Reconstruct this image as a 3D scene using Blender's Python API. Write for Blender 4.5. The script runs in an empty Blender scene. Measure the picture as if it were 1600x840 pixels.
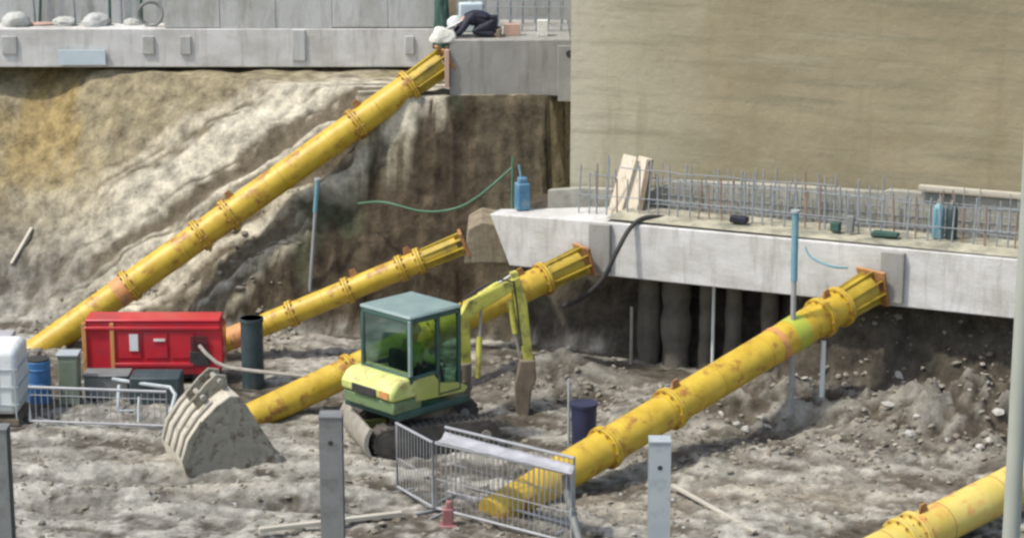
import bpy, bmesh, math, random
from mathutils import Vector, Matrix, noise as mn
random.seed(7)
sc = bpy.context.scene
C = sc.collection
R = math.radians

# ---------------------------------------------------------------- camera
CAM_H, PITCH, F = 11.7, R(14.0), 3600.0          # height above the pit floor, tilt, focal length in px of a 1600 px frame
cam_d = bpy.data.cameras.new("camera"); cam = bpy.data.objects.new("camera", cam_d); C.objects.link(cam)
cam.location = (0, 0, CAM_H); cam.rotation_euler = (R(90) - PITCH, 0, 0)
cam_d.sensor_width = 36.0; cam_d.lens = 36.0 * F / 1600.0
cam_d.clip_start = 0.5; cam_d.clip_end = 600
sc.camera = cam
sc.render.resolution_x = 1024; sc.render.resolution_y = 537

def P(px, py, Y):
    """world point at depth Y that the photograph shows at px, py"""
    u, v = (px - 800) / F, (420 - py) / F
    d = Vector((u, math.cos(PITCH) + v * math.sin(PITCH), -math.sin(PITCH) + v * math.cos(PITCH)))
    s = Y / d.y
    return Vector((d.x * s, Y, CAM_H + d.z * s))
def G(px, py, z=0.0):
    u, v = (px - 800) / F, (420 - py) / F
    d = Vector((u, math.cos(PITCH) + v * math.sin(PITCH), -math.sin(PITCH) + v * math.cos(PITCH)))
    s = (z - CAM_H) / d.z
    return Vector((d.x * s, d.y * s, z))

# ---------------------------------------------------------------- sky and sun
SUN_DIR = Vector((-0.66, -0.30, 1.15)).normalized()      # towards the sun
elev = math.asin(SUN_DIR.z); azim = math.atan2(SUN_DIR.x, SUN_DIR.y)
w = bpy.data.worlds.new("World"); sc.world = w; w.use_nodes = True
nt = w.node_tree; bg = nt.nodes["Background"]
sky = nt.nodes.new("ShaderNodeTexSky"); sky.sky_type = 'NISHITA'; sky.sun_disc = False
sky.sun_elevation = elev; sky.sun_rotation = azim; sky.dust_density = 3.0; sky.air_density = 1.2
nt.links.new(sky.outputs[0], bg.inputs[0]); bg.inputs[1].default_value = 0.145
sd = bpy.data.lights.new("sun", 'SUN'); sun = bpy.data.objects.new("sun", sd); C.objects.link(sun)
sd.energy = 2.45; sd.angle = R(3.0); sd.color = (1.0, 0.95, 0.87)
sun.rotation_euler = (-SUN_DIR).to_track_quat('-Z', 'Y').to_euler()
sc.view_settings.view_transform = 'Standard'; sc.view_settings.look = 'None'
sc.view_settings.exposure = 0.42; sc.view_settings.gamma = 1.0
try:
    sc.cycles.pixel_filter_type = 'BLACKMAN_HARRIS'; sc.cycles.filter_width = 2.6    # a soft, long-lens picture
except Exception: pass

# ---------------------------------------------------------------- helpers
def tag(o, label=None, cat=None, group=None, kind=None):
    if label: o['label'] = label
    if cat: o['category'] = cat
    if group: o['group'] = group
    if kind: o['kind'] = kind
    return o
def empty(name, loc, label=None, cat=None, group=None, rz=0.0):
    o = bpy.data.objects.new(name, None); C.objects.link(o)
    o.empty_display_size = 0.2; o.location = loc; o.rotation_euler = (0, 0, rz)
    return tag(o, label, cat, group)
def frame(d):
    d = d.normalized()
    up = Vector((0, 0, 1)) if abs(d.z) < 0.95 else Vector((1, 0, 0))
    s = d.cross(up).normalized(); u = s.cross(d).normalized()
    return d, s, u
class MB:
    def __init__(self): self.v = []; self.f = []
    def add(self, vs, fs):
        b = len(self.v); self.v += [Vector(q) for q in vs]; self.f += [tuple(b + i for i in q) for q in fs]; return self
    def box(self, c, size, rz=0.0, rot=None, jit=0.0):
        c = Vector(c); M = rot if rot is not None else Matrix.Rotation(rz, 3, 'Z')
        vs = []
        for sx in (-.5, .5):
            for sy in (-.5, .5):
                for sz in (-.5, .5):
                    q = M @ Vector((sx * size[0], sy * size[1], sz * size[2]))
                    if jit: q += Vector([random.uniform(-jit, jit) for _ in range(3)])
                    vs.append(c + q)
        return self.add(vs, [(0, 1, 3, 2), (4, 6, 7, 5), (0, 4, 5, 1), (2, 3, 7, 6), (0, 2, 6, 4), (1, 5, 7, 3)])
    def tube(self, a, b, r0, r1=None, n=12, caps=True):
        a, b = Vector(a), Vector(b); r1 = r0 if r1 is None else r1
        d, s, u = frame(b - a); vs = []
        for q, r in ((a, r0), (b, r1)):
            for k in range(n):
                t = 2 * math.pi * k / n; vs.append(q + s * (r * math.cos(t)) + u * (r * math.sin(t)))
        fs = [(k, (k + 1) % n, n + (k + 1) % n, n + k) for k in range(n)]
        if caps: fs += [tuple(range(n))[::-1], tuple(range(n, 2 * n))]
        return self.add(vs, fs)
    def path(self, pts, r, n=8):
        pts = [Vector(p) for p in pts]; vs = []; m = len(pts)
        for i, q in enumerate(pts):
            d = (pts[min(i + 1, m - 1)] - pts[max(i - 1, 0)])
            d, s, u = frame(d); rr = r[i] if isinstance(r, (list, tuple)) else r
            for k in range(n):
                t = 2 * math.pi * k / n; vs.append(q + s * (rr * math.cos(t)) + u * (rr * math.sin(t)))
        fs = []
        for i in range(m - 1):
            fs += [(i * n + k, i * n + (k + 1) % n, (i + 1) * n + (k + 1) % n, (i + 1) * n + k) for k in range(n)]
        fs += [tuple(range(n))[::-1], tuple(range((m - 1) * n, m * n))]
        return self.add(vs, fs)
    def prism(self, pts, ext):
        """closed outline of 3d points pushed along the vector ext"""
        pts = [Vector(p) for p in pts]; ext = Vector(ext); n = len(pts)
        fs = [(k, (k + 1) % n, n + (k + 1) % n, n + k) for k in range(n)]
        fs += [tuple(range(n))[::-1], tuple(range(n, 2 * n))]
        return self.add(pts + [p + ext for p in pts], fs)
    def build(self, name, mat, parent=None, org=None, bevel=0.0, smooth=True, subsurf=0):
        org = Vector(org) if org is not None else Vector((0, 0, 0))
        me = bpy.data.meshes.new(name)
        me.from_pydata([tuple(q - org) for q in self.v], [], self.f)
        bm = bmesh.new(); bm.from_mesh(me); bmesh.ops.recalc_face_normals(bm, faces=bm.faces); bm.to_mesh(me); bm.free()
        if smooth:
            me.polygons.foreach_set('use_smooth', [True] * len(me.polygons)); me.set_sharp_from_angle(angle=R(35))
        me.materials.append(mat)
        o = bpy.data.objects.new(name, me); C.objects.link(o)
        if parent is not None: o.parent = parent
        elif org.length: o.location = org
        if bevel:
            b = o.modifiers.new('bevel', 'BEVEL'); b.width = bevel; b.segments = 2; b.limit_method = 'ANGLE'; b.angle_limit = R(40)
        if subsurf:
            b = o.modifiers.new('sub', 'SUBSURF'); b.levels = subsurf; b.render_levels = subsurf
        return o

def mat(name, c1, c2=None, scale=3.0, rough=0.7, metal=0.0, bump=0.0, bscale=None, c3=None, s3=1.0, t3=0.62, w3=0.08, stretch=(1, 1, 1), spec=0.5, coat=0.0):
    m = bpy.data.materials.new(name); m.use_nodes = True; t = m.node_tree; p = t.nodes['Principled BSDF']
    p.inputs['Roughness'].default_value = rough; p.inputs['Metallic'].default_value = metal
    p.inputs['Specular IOR Level'].default_value = spec
    if coat: p.inputs['Coat Weight'].default_value = coat
    tc = t.nodes.new('ShaderNodeTexCoord'); mp = t.nodes.new('ShaderNodeMapping'); mp.inputs['Scale'].default_value = stretch
    t.links.new(tc.outputs['Object'], mp.inputs['Vector'])
    def nz(s, det=6, ro=0.6):
        n = t.nodes.new('ShaderNodeTexNoise'); n.inputs['Scale'].default_value = s; n.inputs['Detail'].default_value = det
        n.inputs['Roughness'].default_value = ro; t.links.new(mp.outputs[0], n.inputs['Vector']); return n
    p.inputs['Base Color'].default_value = (*c1, 1)
    col = None
    if c2:
        n = nz(scale); r = t.nodes.new('ShaderNodeValToRGB')
        r.color_ramp.elements[0].position = 0.33; r.color_ramp.elements[1].position = 0.67
        r.color_ramp.elements[0].color = (*c1, 1); r.color_ramp.elements[1].color = (*c2, 1)
        t.links.new(n.outputs['Fac'], r.inputs[0]); col = r.outputs[0]
    if c3:
        n = nz(s3, 8, 0.65); r = t.nodes.new('ShaderNodeMapRange'); r.inputs['From Min'].default_value = t3 - w3; r.inputs['From Max'].default_value = t3 + w3
        t.links.new(n.outputs['Fac'], r.inputs['Value'])
        x = t.nodes.new('ShaderNodeMix'); x.data_type = 'RGBA'
        t.links.new(r.outputs[0], x.inputs[0])
        if col: t.links.new(col, x.inputs[6])
        else: x.inputs[6].default_value = (*c1, 1)
        x.inputs[7].default_value = (*c3, 1); col = x.outputs[2]
    if 'concrete' in name and col:
        mq = t.nodes.new('ShaderNodeMapping'); mq.inputs['Scale'].default_value = (1, 1, .16); t.links.new(tc.outputs['Object'], mq.inputs[0])
        n = t.nodes.new('ShaderNodeTexNoise'); n.inputs['Scale'].default_value = 5; n.inputs['Detail'].default_value = 7; n.inputs['Roughness'].default_value = .7; t.links.new(mq.outputs[0], n.inputs['Vector'])
        r = t.nodes.new('ShaderNodeMapRange'); r.inputs[1].default_value = .50; r.inputs[2].default_value = .75; r.inputs[4].default_value = .65; t.links.new(n.outputs['Fac'], r.inputs[0])
        x = t.nodes.new('ShaderNodeMix'); x.data_type = 'RGBA'; t.links.new(r.outputs[0], x.inputs[0]); t.links.new(col, x.inputs[6]); x.inputs[7].default_value = (c1[0] * .5, c1[1] * .48, c1[2] * .42, 1); col = x.outputs[2]
    if col: t.links.new(col, p.inputs['Base Color'])
    if bump:
        n = nz(bscale or scale * 4, 8, 0.7); b = t.nodes.new('ShaderNodeBump'); b.inputs['Strength'].default_value = bump; b.inputs['Distance'].default_value = 0.05
        t.links.new(n.outputs['Fac'], b.inputs['Height']); t.links.new(b.outputs[0], p.inputs['Normal'])
    return m

M = {}
M['yellow'] = mat('strut_yellow', (0.47, 0.31, 0.022), (0.62, 0.44, 0.05), 3.5, 0.45, c3=(0.33, 0.15, 0.035), s3=3.2, t3=0.60, w3=0.05, bump=0.15, bscale=9)
M['yellow_pale'] = mat('strut_yellow_faded', (0.56, 0.43, 0.08), (0.68, 0.55, 0.16), 1.6, 0.5, c3=(0.62, 0.27, 0.08), s3=2.2, t3=0.6, w3=0.06, bump=0.15, bscale=9)
M['yellow_olive'] = mat('strut_yellow_grimy', (0.33, 0.235, 0.02), (0.52, 0.37, 0.04), 2.2, 0.55, c3=(0.20, 0.15, 0.04), s3=3.0, t3=0.6, w3=0.08, bump=0.2, bscale=9)
M['rust'] = mat('rusty_steel', (0.30, 0.13, 0.05), (0.45, 0.25, 0.10), 6, 0.8, c3=(0.12, 0.06, 0.03), s3=4, bump=0.3)
M['orange'] = mat('orange_primer', (0.65, 0.25, 0.07), (0.55, 0.30, 0.12), 5, 0.6, c3=(0.20, 0.10, 0.06), s3=5)
M['pinkprimer'] = mat('pale_primer_plate', (0.55, 0.36, 0.28), (0.42, 0.30, 0.24), 5, 0.7)
M['lime'] = mat('lime_spray_paint', (0.30, 0.42, 0.05), (0.47, 0.44, 0.06), 4, 0.5)
M['concrete'] = mat('beam_concrete', (0.54, 0.53, 0.50), (0.66, 0.66, 0.64), 1.1, 0.85, c3=(0.40, 0.39, 0.35), s3=0.9, t3=0.60, w3=0.14, bump=0.25, bscale=14, stretch=(1, 1, 1.6))
M['concrete_grey'] = mat('grey_block_concrete', (0.27, 0.265, 0.24), (0.34, 0.335, 0.31), 1.4, 0.88, c3=(0.40, 0.39, 0.34), s3=1.3, t3=0.62, bump=0.25, bscale=14)
M['concrete_pale'] = mat('pale_formed_concrete', (0.42, 0.43, 0.41), (0.52, 0.53, 0.51), 0.9, 0.85, c3=(0.33, 0.33, 0.29), s3=1.6, t3=0.60, w3=0.1, bump=0.25, bscale=12, stretch=(1, 1, 0.5))
M['concrete_dirty'] = mat('dirty_concrete', (0.20, 0.165, 0.11), (0.32, 0.275, 0.19), 2.2, 0.9, c3=(0.16, 0.13, 0.09), s3=2.5, t3=0.6, bump=0.5, bscale=10)
M['blinding'] = mat('grey_blinding', (0.30, 0.29, 0.25), (0.40, 0.385, 0.325), 2.0, 0.9, c3=(0.19, 0.20, 0.165), s3=1.2, t3=0.58, bump=0.4, bscale=8)
M['sand'] = mat('sandy_mortar', (0.38, 0.36, 0.27), (0.54, 0.51, 0.39), 2.5, 0.95, c3=(0.22, 0.22, 0.17), s3=2.2, t3=0.53, w3=0.1, bump=0.8, bscale=10)
M['rebar'] = mat('rusty_rebar', (0.22, 0.17, 0.14), (0.32, 0.20, 0.14), 8, 0.8, bump=0.1)
M['rebar_grey'] = mat('dusty_rebar', (0.22, 0.25, 0.27), (0.32, 0.34, 0.35), 8, 0.8)
M['galv'] = mat('galvanised_steel', (0.30, 0.31, 0.32), (0.40, 0.41, 0.42), 4, 0.5, metal=0.25, c3=(0.30, 0.31, 0.31), s3=3)
M['galv_dark'] = mat('weathered_grey_steel', (0.17, 0.18, 0.17), (0.24, 0.25, 0.24), 3, 0.6, metal=0.2, c3=(0.13, 0.12, 0.11), s3=2.5, bump=0.1)
M['galv_pale'] = mat('pale_blue_grey_steel', (0.35, 0.40, 0.41), (0.43, 0.47, 0.48), 2, 0.55, metal=0.1, c3=(0.26, 0.29, 0.30), s3=2.5)
M['wood'] = mat('pale_new_timber', (0.62, 0.54, 0.40), (0.72, 0.65, 0.52), 2.2, 0.8, c3=(0.42, 0.33, 0.22), s3=3, stretch=(6, 6, 0.7), t3=0.63)
M['wood_old'] = mat('weathered_timber', (0.40, 0.37, 0.30), (0.50, 0.47, 0.39), 2.2, 0.9, bump=0.2)
M['red'] = mat('red_machine_paint', (0.46, 0.02, 0.035), (0.58, 0.03, 0.04), 1.6, 0.35, c3=(0.36, 0.04, 0.06), s3=2.2, t3=0.6, bump=0.05, coat=0.2)
M['white'] = mat('white_plastic', (0.62, 0.66, 0.65), (0.72, 0.75, 0.74), 2, 0.5, c3=(0.52, 0.52, 0.46), s3=2)
M['sheet'] = mat('pale_sheeting', (0.30, 0.30, 0.315), (0.46, 0.46, 0.475), 3, 0.6, bump=0.4)
M['cream'] = mat('cream_sack', (0.66, 0.66, 0.58), (0.75, 0.75, 0.68), 4, 0.8, bump=0.5)
M['black'] = mat('dark_navy_cloth', (0.010, 0.012, 0.022), (0.018, 0.022, 0.042), 5, 0.6, bump=0.4)
M['blackrub'] = mat('black_rubber', (0.025, 0.025, 0.026), (0.05, 0.048, 0.045), 6, 0.75)
M['teal_pipe'] = mat('dark_teal_pipe', (0.025, 0.045, 0.05), (0.05, 0.075, 0.08), 4, 0.6, c3=(0.10, 0.11, 0.10), s3=3)
M['navy'] = mat('dark_navy_plastic', (0.020, 0.024, 0.06), (0.035, 0.04, 0.085), 4, 0.5)
M['blue'] = mat('blue_plastic', (0.05, 0.17, 0.40), (0.09, 0.25, 0.48), 4, 0.45)
M['blue_pale'] = mat('faded_blue_paint', (0.13, 0.29, 0.36), (0.20, 0.37, 0.42), 4, 0.6, c3=(0.3, 0.34, 0.34), s3=4)
M['ice'] = mat('pale_blue_board', (0.47, 0.56, 0.60), (0.55, 0.63, 0.66), 3, 0.8)
M['green_net'] = mat('dark_green_mesh_cloth', (0.03, 0.075, 0.06), (0.06, 0.12, 0.10), 6, 0.9, bump=0.4)
M['green_hose'] = mat('green_hose_rubber', (0.06, 0.15, 0.09), (0.10, 0.20, 0.12), 6, 0.6)
M['olive_box'] = mat('grey_green_paint', (0.13, 0.17, 0.12), (0.20, 0.23, 0.17), 4, 0.6)
M['mach_lime'] = mat('lime_cream_machine_paint', (0.36, 0.41, 0.09), (0.48, 0.50, 0.16), 2.5, 0.45, c3=(0.42, 0.36, 0.16), s3=3.0, t3=0.6)
M['mach_cream'] = mat('cream_yellow_machine_paint', (0.48, 0.54, 0.15), (0.62, 0.66, 0.25), 4.5, 0.5, c3=(0.42, 0.30, 0.14), s3=4.0, t3=0.58)
M['mach_arm'] = mat('yellow_green_arm_paint', (0.46, 0.45, 0.06), (0.62, 0.60, 0.13), 3.5, 0.5, c3=(0.22, 0.19, 0.07), s3=4.0, t3=0.57)
M['cab_frame'] = mat('dark_green_cab_paint', (0.03, 0.075, 0.065), (0.05, 0.11, 0.09), 3, 0.4)
M['mach_dark'] = mat('mid_green_machine_paint', (0.12, 0.19, 0.09), (0.19, 0.26, 0.12), 4, 0.5, c3=(0.10, 0.10, 0.07), s3=4)
M['cab_roof'] = mat('pale_teal_cab_roof', (0.17, 0.25, 0.235), (0.24, 0.32, 0.30), 3, 0.5)
M['track'] = mat('dusty_rubber_track', (0.045, 0.042, 0.036), (0.11, 0.10, 0.085), 5, 0.9, bump=0.3)
M['steel_dusty'] = mat('mud_dusted_steel', (0.27, 0.25, 0.21), (0.37, 0.35, 0.30), 4, 0.75, metal=0.1, c3=(0.18, 0.16, 0.13), s3=3)
M['bucket'] = mat('clay_caked_bucket_steel', (0.24, 0.225, 0.175), (0.37, 0.345, 0.27), 4.5, 0.85, c3=(0.14, 0.11, 0.08), s3=4.2, t3=0.57, w3=0.06, bump=0.5, bscale=9)
M['bucket_pale'] = mat('sunlit_clay_bucket_shell', (0.44, 0.41, 0.33), (0.58, 0.55, 0.45), 3.5, 0.9, c3=(0.26, 0.23, 0.18), s3=3.5, t3=0.58, w3=0.06, bump=0.6, bscale=9)  # clay on the shell, paler than the side plates: sunlit side put into colour
M['brown_steel'] = mat('muddy_brown_steel', (0.13, 0.10, 0.07), (0.22, 0.18, 0.13), 5, 0.85, bump=0.3)
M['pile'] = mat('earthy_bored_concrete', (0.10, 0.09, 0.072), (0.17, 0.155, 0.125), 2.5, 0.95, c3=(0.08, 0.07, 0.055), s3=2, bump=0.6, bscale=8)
M['stone'] = mat('rubble_stone', (0.19, 0.17, 0.135), (0.33, 0.305, 0.25), 0.7, 0.95, c3=(0.16, 0.14, 0.11), s3=0.9, bump=0.3)
M['clod'] = mat('mud_clod', (0.14, 0.12, 0.09), (0.30, 0.27, 0.21), 0.8, 0.95)
M['stone_pale'] = mat('pale_broken_concrete', (0.36, 0.35, 0.31), (0.48, 0.46, 0.42), 2, 0.95, bump=0.3)
M['cloth_hivis'] = mat('yellow_green_jacket', (0.50, 0.62, 0.10), (0.56, 0.66, 0.16), 6, 0.8)
M['seat'] = mat('dark_seat_vinyl', (0.03, 0.035, 0.03), None, rough=0.6)
M['trouser'] = mat('dark_work_trousers', (0.03, 0.035, 0.05), None, rough=0.9)
M['skin'] = mat('skin', (0.50, 0.30, 0.22), None, rough=0.55)
M['chrome'] = mat('dull_ram_steel', (0.35, 0.35, 0.33), None, rough=0.5, metal=0.3)
M['redlamp'] = mat('red_plastic', (0.25, 0.10, 0.10), (0.32, 0.14, 0.14), 6, 0.5)

def glass(name, tint, fac):
    m = bpy.data.materials.new(name); m.use_nodes = True; t = m.node_tree; t.nodes.clear()
    o = t.nodes.new('ShaderNodeOutputMaterial'); x = t.nodes.new('ShaderNodeMixShader'); a = t.nodes.new('ShaderNodeBsdfTransparent'); g = t.nodes.new('ShaderNodeBsdfGlossy')
    a.inputs[0].default_value = (*tint, 1); g.inputs[0].default_value = (0.8, 0.9, 0.92, 1); g.inputs['Roughness'].default_value = 0.06
    x.inputs[0].default_value = fac
    t.links.new(a.outputs[0], x.inputs[1]); t.links.new(g.outputs[0], x.inputs[2]); t.links.new(x.outputs[0], o.inputs[0]); return m
M['glass'] = glass('green_tinted_glass', (0.66, 0.80, 0.73), 0.06)
M['glass_rear'] = glass('blue_green_tinted_glass', (0.42, 0.62, 0.60), 0.25)

# ---------------------------------------------------------------- terrain
A2 = Vector((-0.4, 40.3)); T2 = Vector((0.916, -0.401)); N2 = Vector((0.401, 0.916))     # front line of the lower beam, along, inward
def ss(a, b, x):
    t = max(0.0, min(1.0, (x - a) / (b - a))); return t * t * (3 - 2 * t)
def lerp(a, b, t): return a + (b - a) * t
def fb(x, y, z=0.0, s=1.0, o=5): return mn.fractal(Vector((x * s, y * s, z)), 1.0, 2.1, o, noise_basis='PERLIN_ORIGINAL')
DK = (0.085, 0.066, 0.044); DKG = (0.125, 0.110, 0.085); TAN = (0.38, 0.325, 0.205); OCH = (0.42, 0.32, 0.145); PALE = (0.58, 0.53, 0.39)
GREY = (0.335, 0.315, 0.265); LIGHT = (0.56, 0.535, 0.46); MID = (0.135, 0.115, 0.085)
def mixc(a, b, t): return tuple(lerp(p, q, t) for p, q in zip(a, b))
def terrain(x, Y):
    n1 = fb(x, Y, 0.3, 0.45); n2 = fb(x, Y, 5.1, 1.7); n3 = fb(x, Y, 9.7, 5.0, 4)
    # pit floor: ruts, lumps and a few shallow mounds
    near = ss(36.5, 33.5, Y)
    rut = 0.5 + 0.5 * math.sin((Y * 2.9 + x * 0.35) + 2.2 * n1)
    n4 = fb(x, Y, 21.0, 9.0, 3)
    sk = mn.fractal(Vector((x * 0.95 + .9 * n2, (Y + .18 * x) * 2.3 + 1.5 * n1, 1.7)), 1, 2.1, 5, noise_basis='PERLIN_ORIGINAL')   # streaks dragged by tracks
    h = 0.09 * n1 + 0.035 * n2 + 0.055 * (0.5 - abs(n3)) + 0.04 * (0.4 - abs(n4)) + 0.05 * sk
    col = mixc(GREY, LIGHT, ss(-0.12, 0.30, 0.5 * n2 + 0.9 * sk + 0.12 * near + 0.3 * n3))
    col = mixc(col, MID, ss(0.05, 0.36, -0.5 * n1 - 0.7 * sk + 0.4 * n3) * 0.9)
    def bump(cx, cy, rx, ry, a):
        q = ((x - cx) / rx) ** 2 + ((Y - cy) / ry) ** 2
        return a * math.exp(-q * 1.6)
    heap = bump(4.6, 36.9, 2.6, 1.0, 0.55) + bump(7.4, 35.8, 2.2, 1.1, 0.75) + bump(9.6, 35.2, 2.5, 1.3, 0.6) + bump(0.8, 38.8, 1.5, 1.0, 0.42) + bump(-0.2, 37.7, 0.9, 0.7, 0.18)
    heap += bump(2.4, 36.3, 1.4, 0.5, 0.22) + bump(3.8, 34.8, 2.6, 1.0, 0.16)
    h += heap * (1 + 0.45 * n2 + 0.3 * n3)
    col = mixc(col, mixc(MID, GREY, ss(-0.3, 0.4, n3 + n2)), min(1, heap * 3.2))
    h += bump(-6.2, 33.9, 2.4, 0.35, 0.12) + bump(-6.4, 32.7, 2.0, 0.35, 0.12) + bump(-3.0, 32.9, 1.8, .3, .12) + bump(-2.6, 31.7, 1.8, .25, .08)
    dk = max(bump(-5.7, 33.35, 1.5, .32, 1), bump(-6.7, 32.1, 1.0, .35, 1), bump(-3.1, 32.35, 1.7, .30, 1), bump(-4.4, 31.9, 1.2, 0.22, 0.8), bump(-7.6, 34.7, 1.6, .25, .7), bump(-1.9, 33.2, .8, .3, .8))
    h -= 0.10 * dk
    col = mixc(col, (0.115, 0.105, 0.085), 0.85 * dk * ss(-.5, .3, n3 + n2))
    sandy = max(bump(1.6, 32.2, 1.5, 0.9, 1), bump(4.2, 32.7, 2.8, .9, .9), bump(-5.5, 34.3, 2.6, .35, .8), bump(-4.5, 32.9, 1.6, .22, .7)); col = mixc(col, (0.50, 0.44, 0.33), 0.6 * sandy)
    # the left batter and its berm running out to the block
    Yb = 43.1 - 0.4 * (max(-9.5, min(x, 1.0)) + 9.0) + 0.35 * n1
    zA = 0.4 + 1.2 * (Y - Yb) + 0.04 * n2 + 0.04 * n3 + 0.22 * n1
    q = Y - 0.11 * x - 43.04
    stv = mn.fractal(Vector((q * 3.8, x * 0.10, 3.0)), 1, 2.2, 5, noise_basis='PERLIN_ORIGINAL')
    zA += (0.17 * stv + 0.05 * mn.fractal(Vector((q * 11.0, x * 0.22, 8.0)), 1, 2.0, 3, noise_basis='PERLIN_ORIGINAL')) * ss(2.8, 1.6, q) * ss(-9.6, -7.0, x)
    step = 0.22 * math.sin(6.0 * (zA + 0.4 * n1))
    zA += step * 0.35
    zA = min(zA, 4.33 + 0.06 * n2)
    Yr = 41.95 + 0.02 * x + 0.28 * n1
    Yr += 0.5 * ss(-5.6, -7.0, x)
    zF = 0.35 + 3.0 * (Y - Yr) + 0.35 * n2 + 0.18 * n3
    # shelf of loose dark soil part of the way up the cut
    if zF > 1.6: zF = 1.6 + (zF - 1.6) * (0.55 if Y < 42.75 else 1.0)
    left = ss(-5.6, -6.6, x)
    zL = lerp(min(zA, zF), zA, left)
    if Y > 42.9: zL = max(zL, min(4.33, zF + (Y - 42.9) * 3)) if x > -3 else zL
    if zL > h:
        onface = (zF < zA) and left < 0.5
        dist = Y - Yr
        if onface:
            c = mixc(DK, (0.145, 0.115, 0.075), ss(-0.2, 0.5, n2 + n3))  # dark soil of the cut, with the recess's shade also put into the colour
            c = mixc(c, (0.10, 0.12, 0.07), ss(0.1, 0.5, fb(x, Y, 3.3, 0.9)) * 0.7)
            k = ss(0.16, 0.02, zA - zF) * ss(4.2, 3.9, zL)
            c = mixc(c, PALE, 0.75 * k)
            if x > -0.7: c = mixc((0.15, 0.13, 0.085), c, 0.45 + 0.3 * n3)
        else:
            up = ss(0.6, 2.2, zL)
            c = mixc(GREY, TAN, up); c = mixc(c, OCH, ss(0.05, 0.4, n1 + 0.3 * n3) * ss(-4, -7.5, x) * ss(1.6, 3.0, zL))
            c = mixc(c, PALE, ss(0.0, 0.45, fb(x * 0.35, Y * 0.9 + zL, 7.7, 0.9) + 0.25 * n3) * 0.6)
            # pale streaks that run down beside the long strut
            band = ss(2.8, 1.6, q) * ss(-9.4, -7.2, x) * ss(-0.4, -1.4, x)
            fine = mn.fractal(Vector((q * 11.0, x * 0.22, 8.0)), 1, 2.0, 4, noise_basis='PERLIN_ORIGINAL')
            st = ss(-0.10, 0.12, stv + 0.40 * fine)
            c = mixc(c, mixc(MID, GREY, ss(-.2, .3, n3 + n2)), 0.8 * ss(2.4, 0.9, zL + .6 * n1) * ss(-5.8, -7.0, x))
            c = mixc(c, mixc((0.19, 0.16, 0.11), (0.72, 0.67, 0.53), st), band * 0.95)
            c = mixc(c, (0.15, 0.13, 0.095), ss(0.15, 0.5, n2 - 0.1) * 0.35 * (1 - .8 * band))
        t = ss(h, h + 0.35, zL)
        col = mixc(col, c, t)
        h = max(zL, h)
    # ground behind and under the lower beam: dark earth, beam's shade put into its colour
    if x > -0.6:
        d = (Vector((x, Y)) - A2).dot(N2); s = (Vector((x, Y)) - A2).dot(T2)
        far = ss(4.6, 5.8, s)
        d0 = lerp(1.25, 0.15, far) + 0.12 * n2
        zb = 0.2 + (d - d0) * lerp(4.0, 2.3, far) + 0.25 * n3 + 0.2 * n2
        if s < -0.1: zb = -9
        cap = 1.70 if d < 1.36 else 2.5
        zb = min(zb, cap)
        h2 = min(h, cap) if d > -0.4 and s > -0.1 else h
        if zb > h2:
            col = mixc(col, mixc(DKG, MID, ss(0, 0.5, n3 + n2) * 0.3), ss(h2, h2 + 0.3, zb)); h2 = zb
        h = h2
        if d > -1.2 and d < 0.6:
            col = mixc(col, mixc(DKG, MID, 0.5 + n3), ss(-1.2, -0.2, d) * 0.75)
    return h, col
def axis(a, b, st, lo, hi):
    v = []; q = a
    while q <= b + 1e-6: v.append(q); q += st
    s = st; q = a
    while q > lo: s *= 1.35; q -= s; v.insert(0, q)
    s = st; q = v[-1]
    while q < hi: s *= 1.35; q += s; v.append(q)
    return v
XS = axis(-10.2, 10.6, 0.062, -80, 80); YS = axis(29.2, 44.6, 0.055, -30, 47.5)
verts = []; cols = []
for Y in YS:
    for x in XS:
        if -13 < x < 14 and 26 < Y < 48.5:
            h, c = terrain(x, Y)
        else:
            h = 0.12 * fb(x, Y, 0.3, 0.45); c = GREY
            if Y >= 40: h, c = terrain(x, Y)
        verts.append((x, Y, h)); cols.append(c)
nx, ny = len(XS), len(YS)
faces = [(j * nx + i, j * nx + i + 1, (j + 1) * nx + i + 1, (j + 1) * nx + i) for j in range(ny - 1) for i in range(nx - 1)]
me = bpy.data.meshes.new('ground'); me.from_pydata(verts, [], faces)
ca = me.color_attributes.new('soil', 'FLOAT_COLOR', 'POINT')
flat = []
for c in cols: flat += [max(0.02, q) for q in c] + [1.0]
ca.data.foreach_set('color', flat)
me.polygons.foreach_set('use_smooth', [True] * len(me.polygons))
gm = bpy.data.materials.new('excavated_soil'); gm.use_nodes = True; t = gm.node_tree; p = t.nodes['Principled BSDF']
p.inputs['Roughness'].default_value = 0.95; p.inputs['Specular IOR Level'].default_value = 0.2
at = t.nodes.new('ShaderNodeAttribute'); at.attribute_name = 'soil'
tc = t.nodes.new('ShaderNodeTexCoord')
def gn(s, det, ro):
    n = t.nodes.new('ShaderNodeTexNoise'); n.inputs['Scale'].default_value = s; n.inputs['Detail'].default_value = det; n.inputs['Roughness'].default_value = ro
    t.links.new(tc.outputs['Object'], n.inputs['Vector']); return n
n1 = gn(3.2, 10, 0.72); mr = t.nodes.new('ShaderNodeMapRange'); mr.inputs['From Min'].default_value = 0.3; mr.inputs['From Max'].default_value = 0.7
mr.inputs['To Min'].default_value = 0.35; mr.inputs['To Max'].default_value = 1.7
t.links.new(n1.outputs['Fac'], mr.inputs['Value'])
mx = t.nodes.new('ShaderNodeVectorMath'); mx.operation = 'SCALE'; t.links.new(at.outputs['Color'], mx.inputs[0]); t.links.new(mr.outputs[0], mx.inputs['Scale'])
t.links.new(mx.outputs[0], p.inputs['Base Color'])
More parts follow.
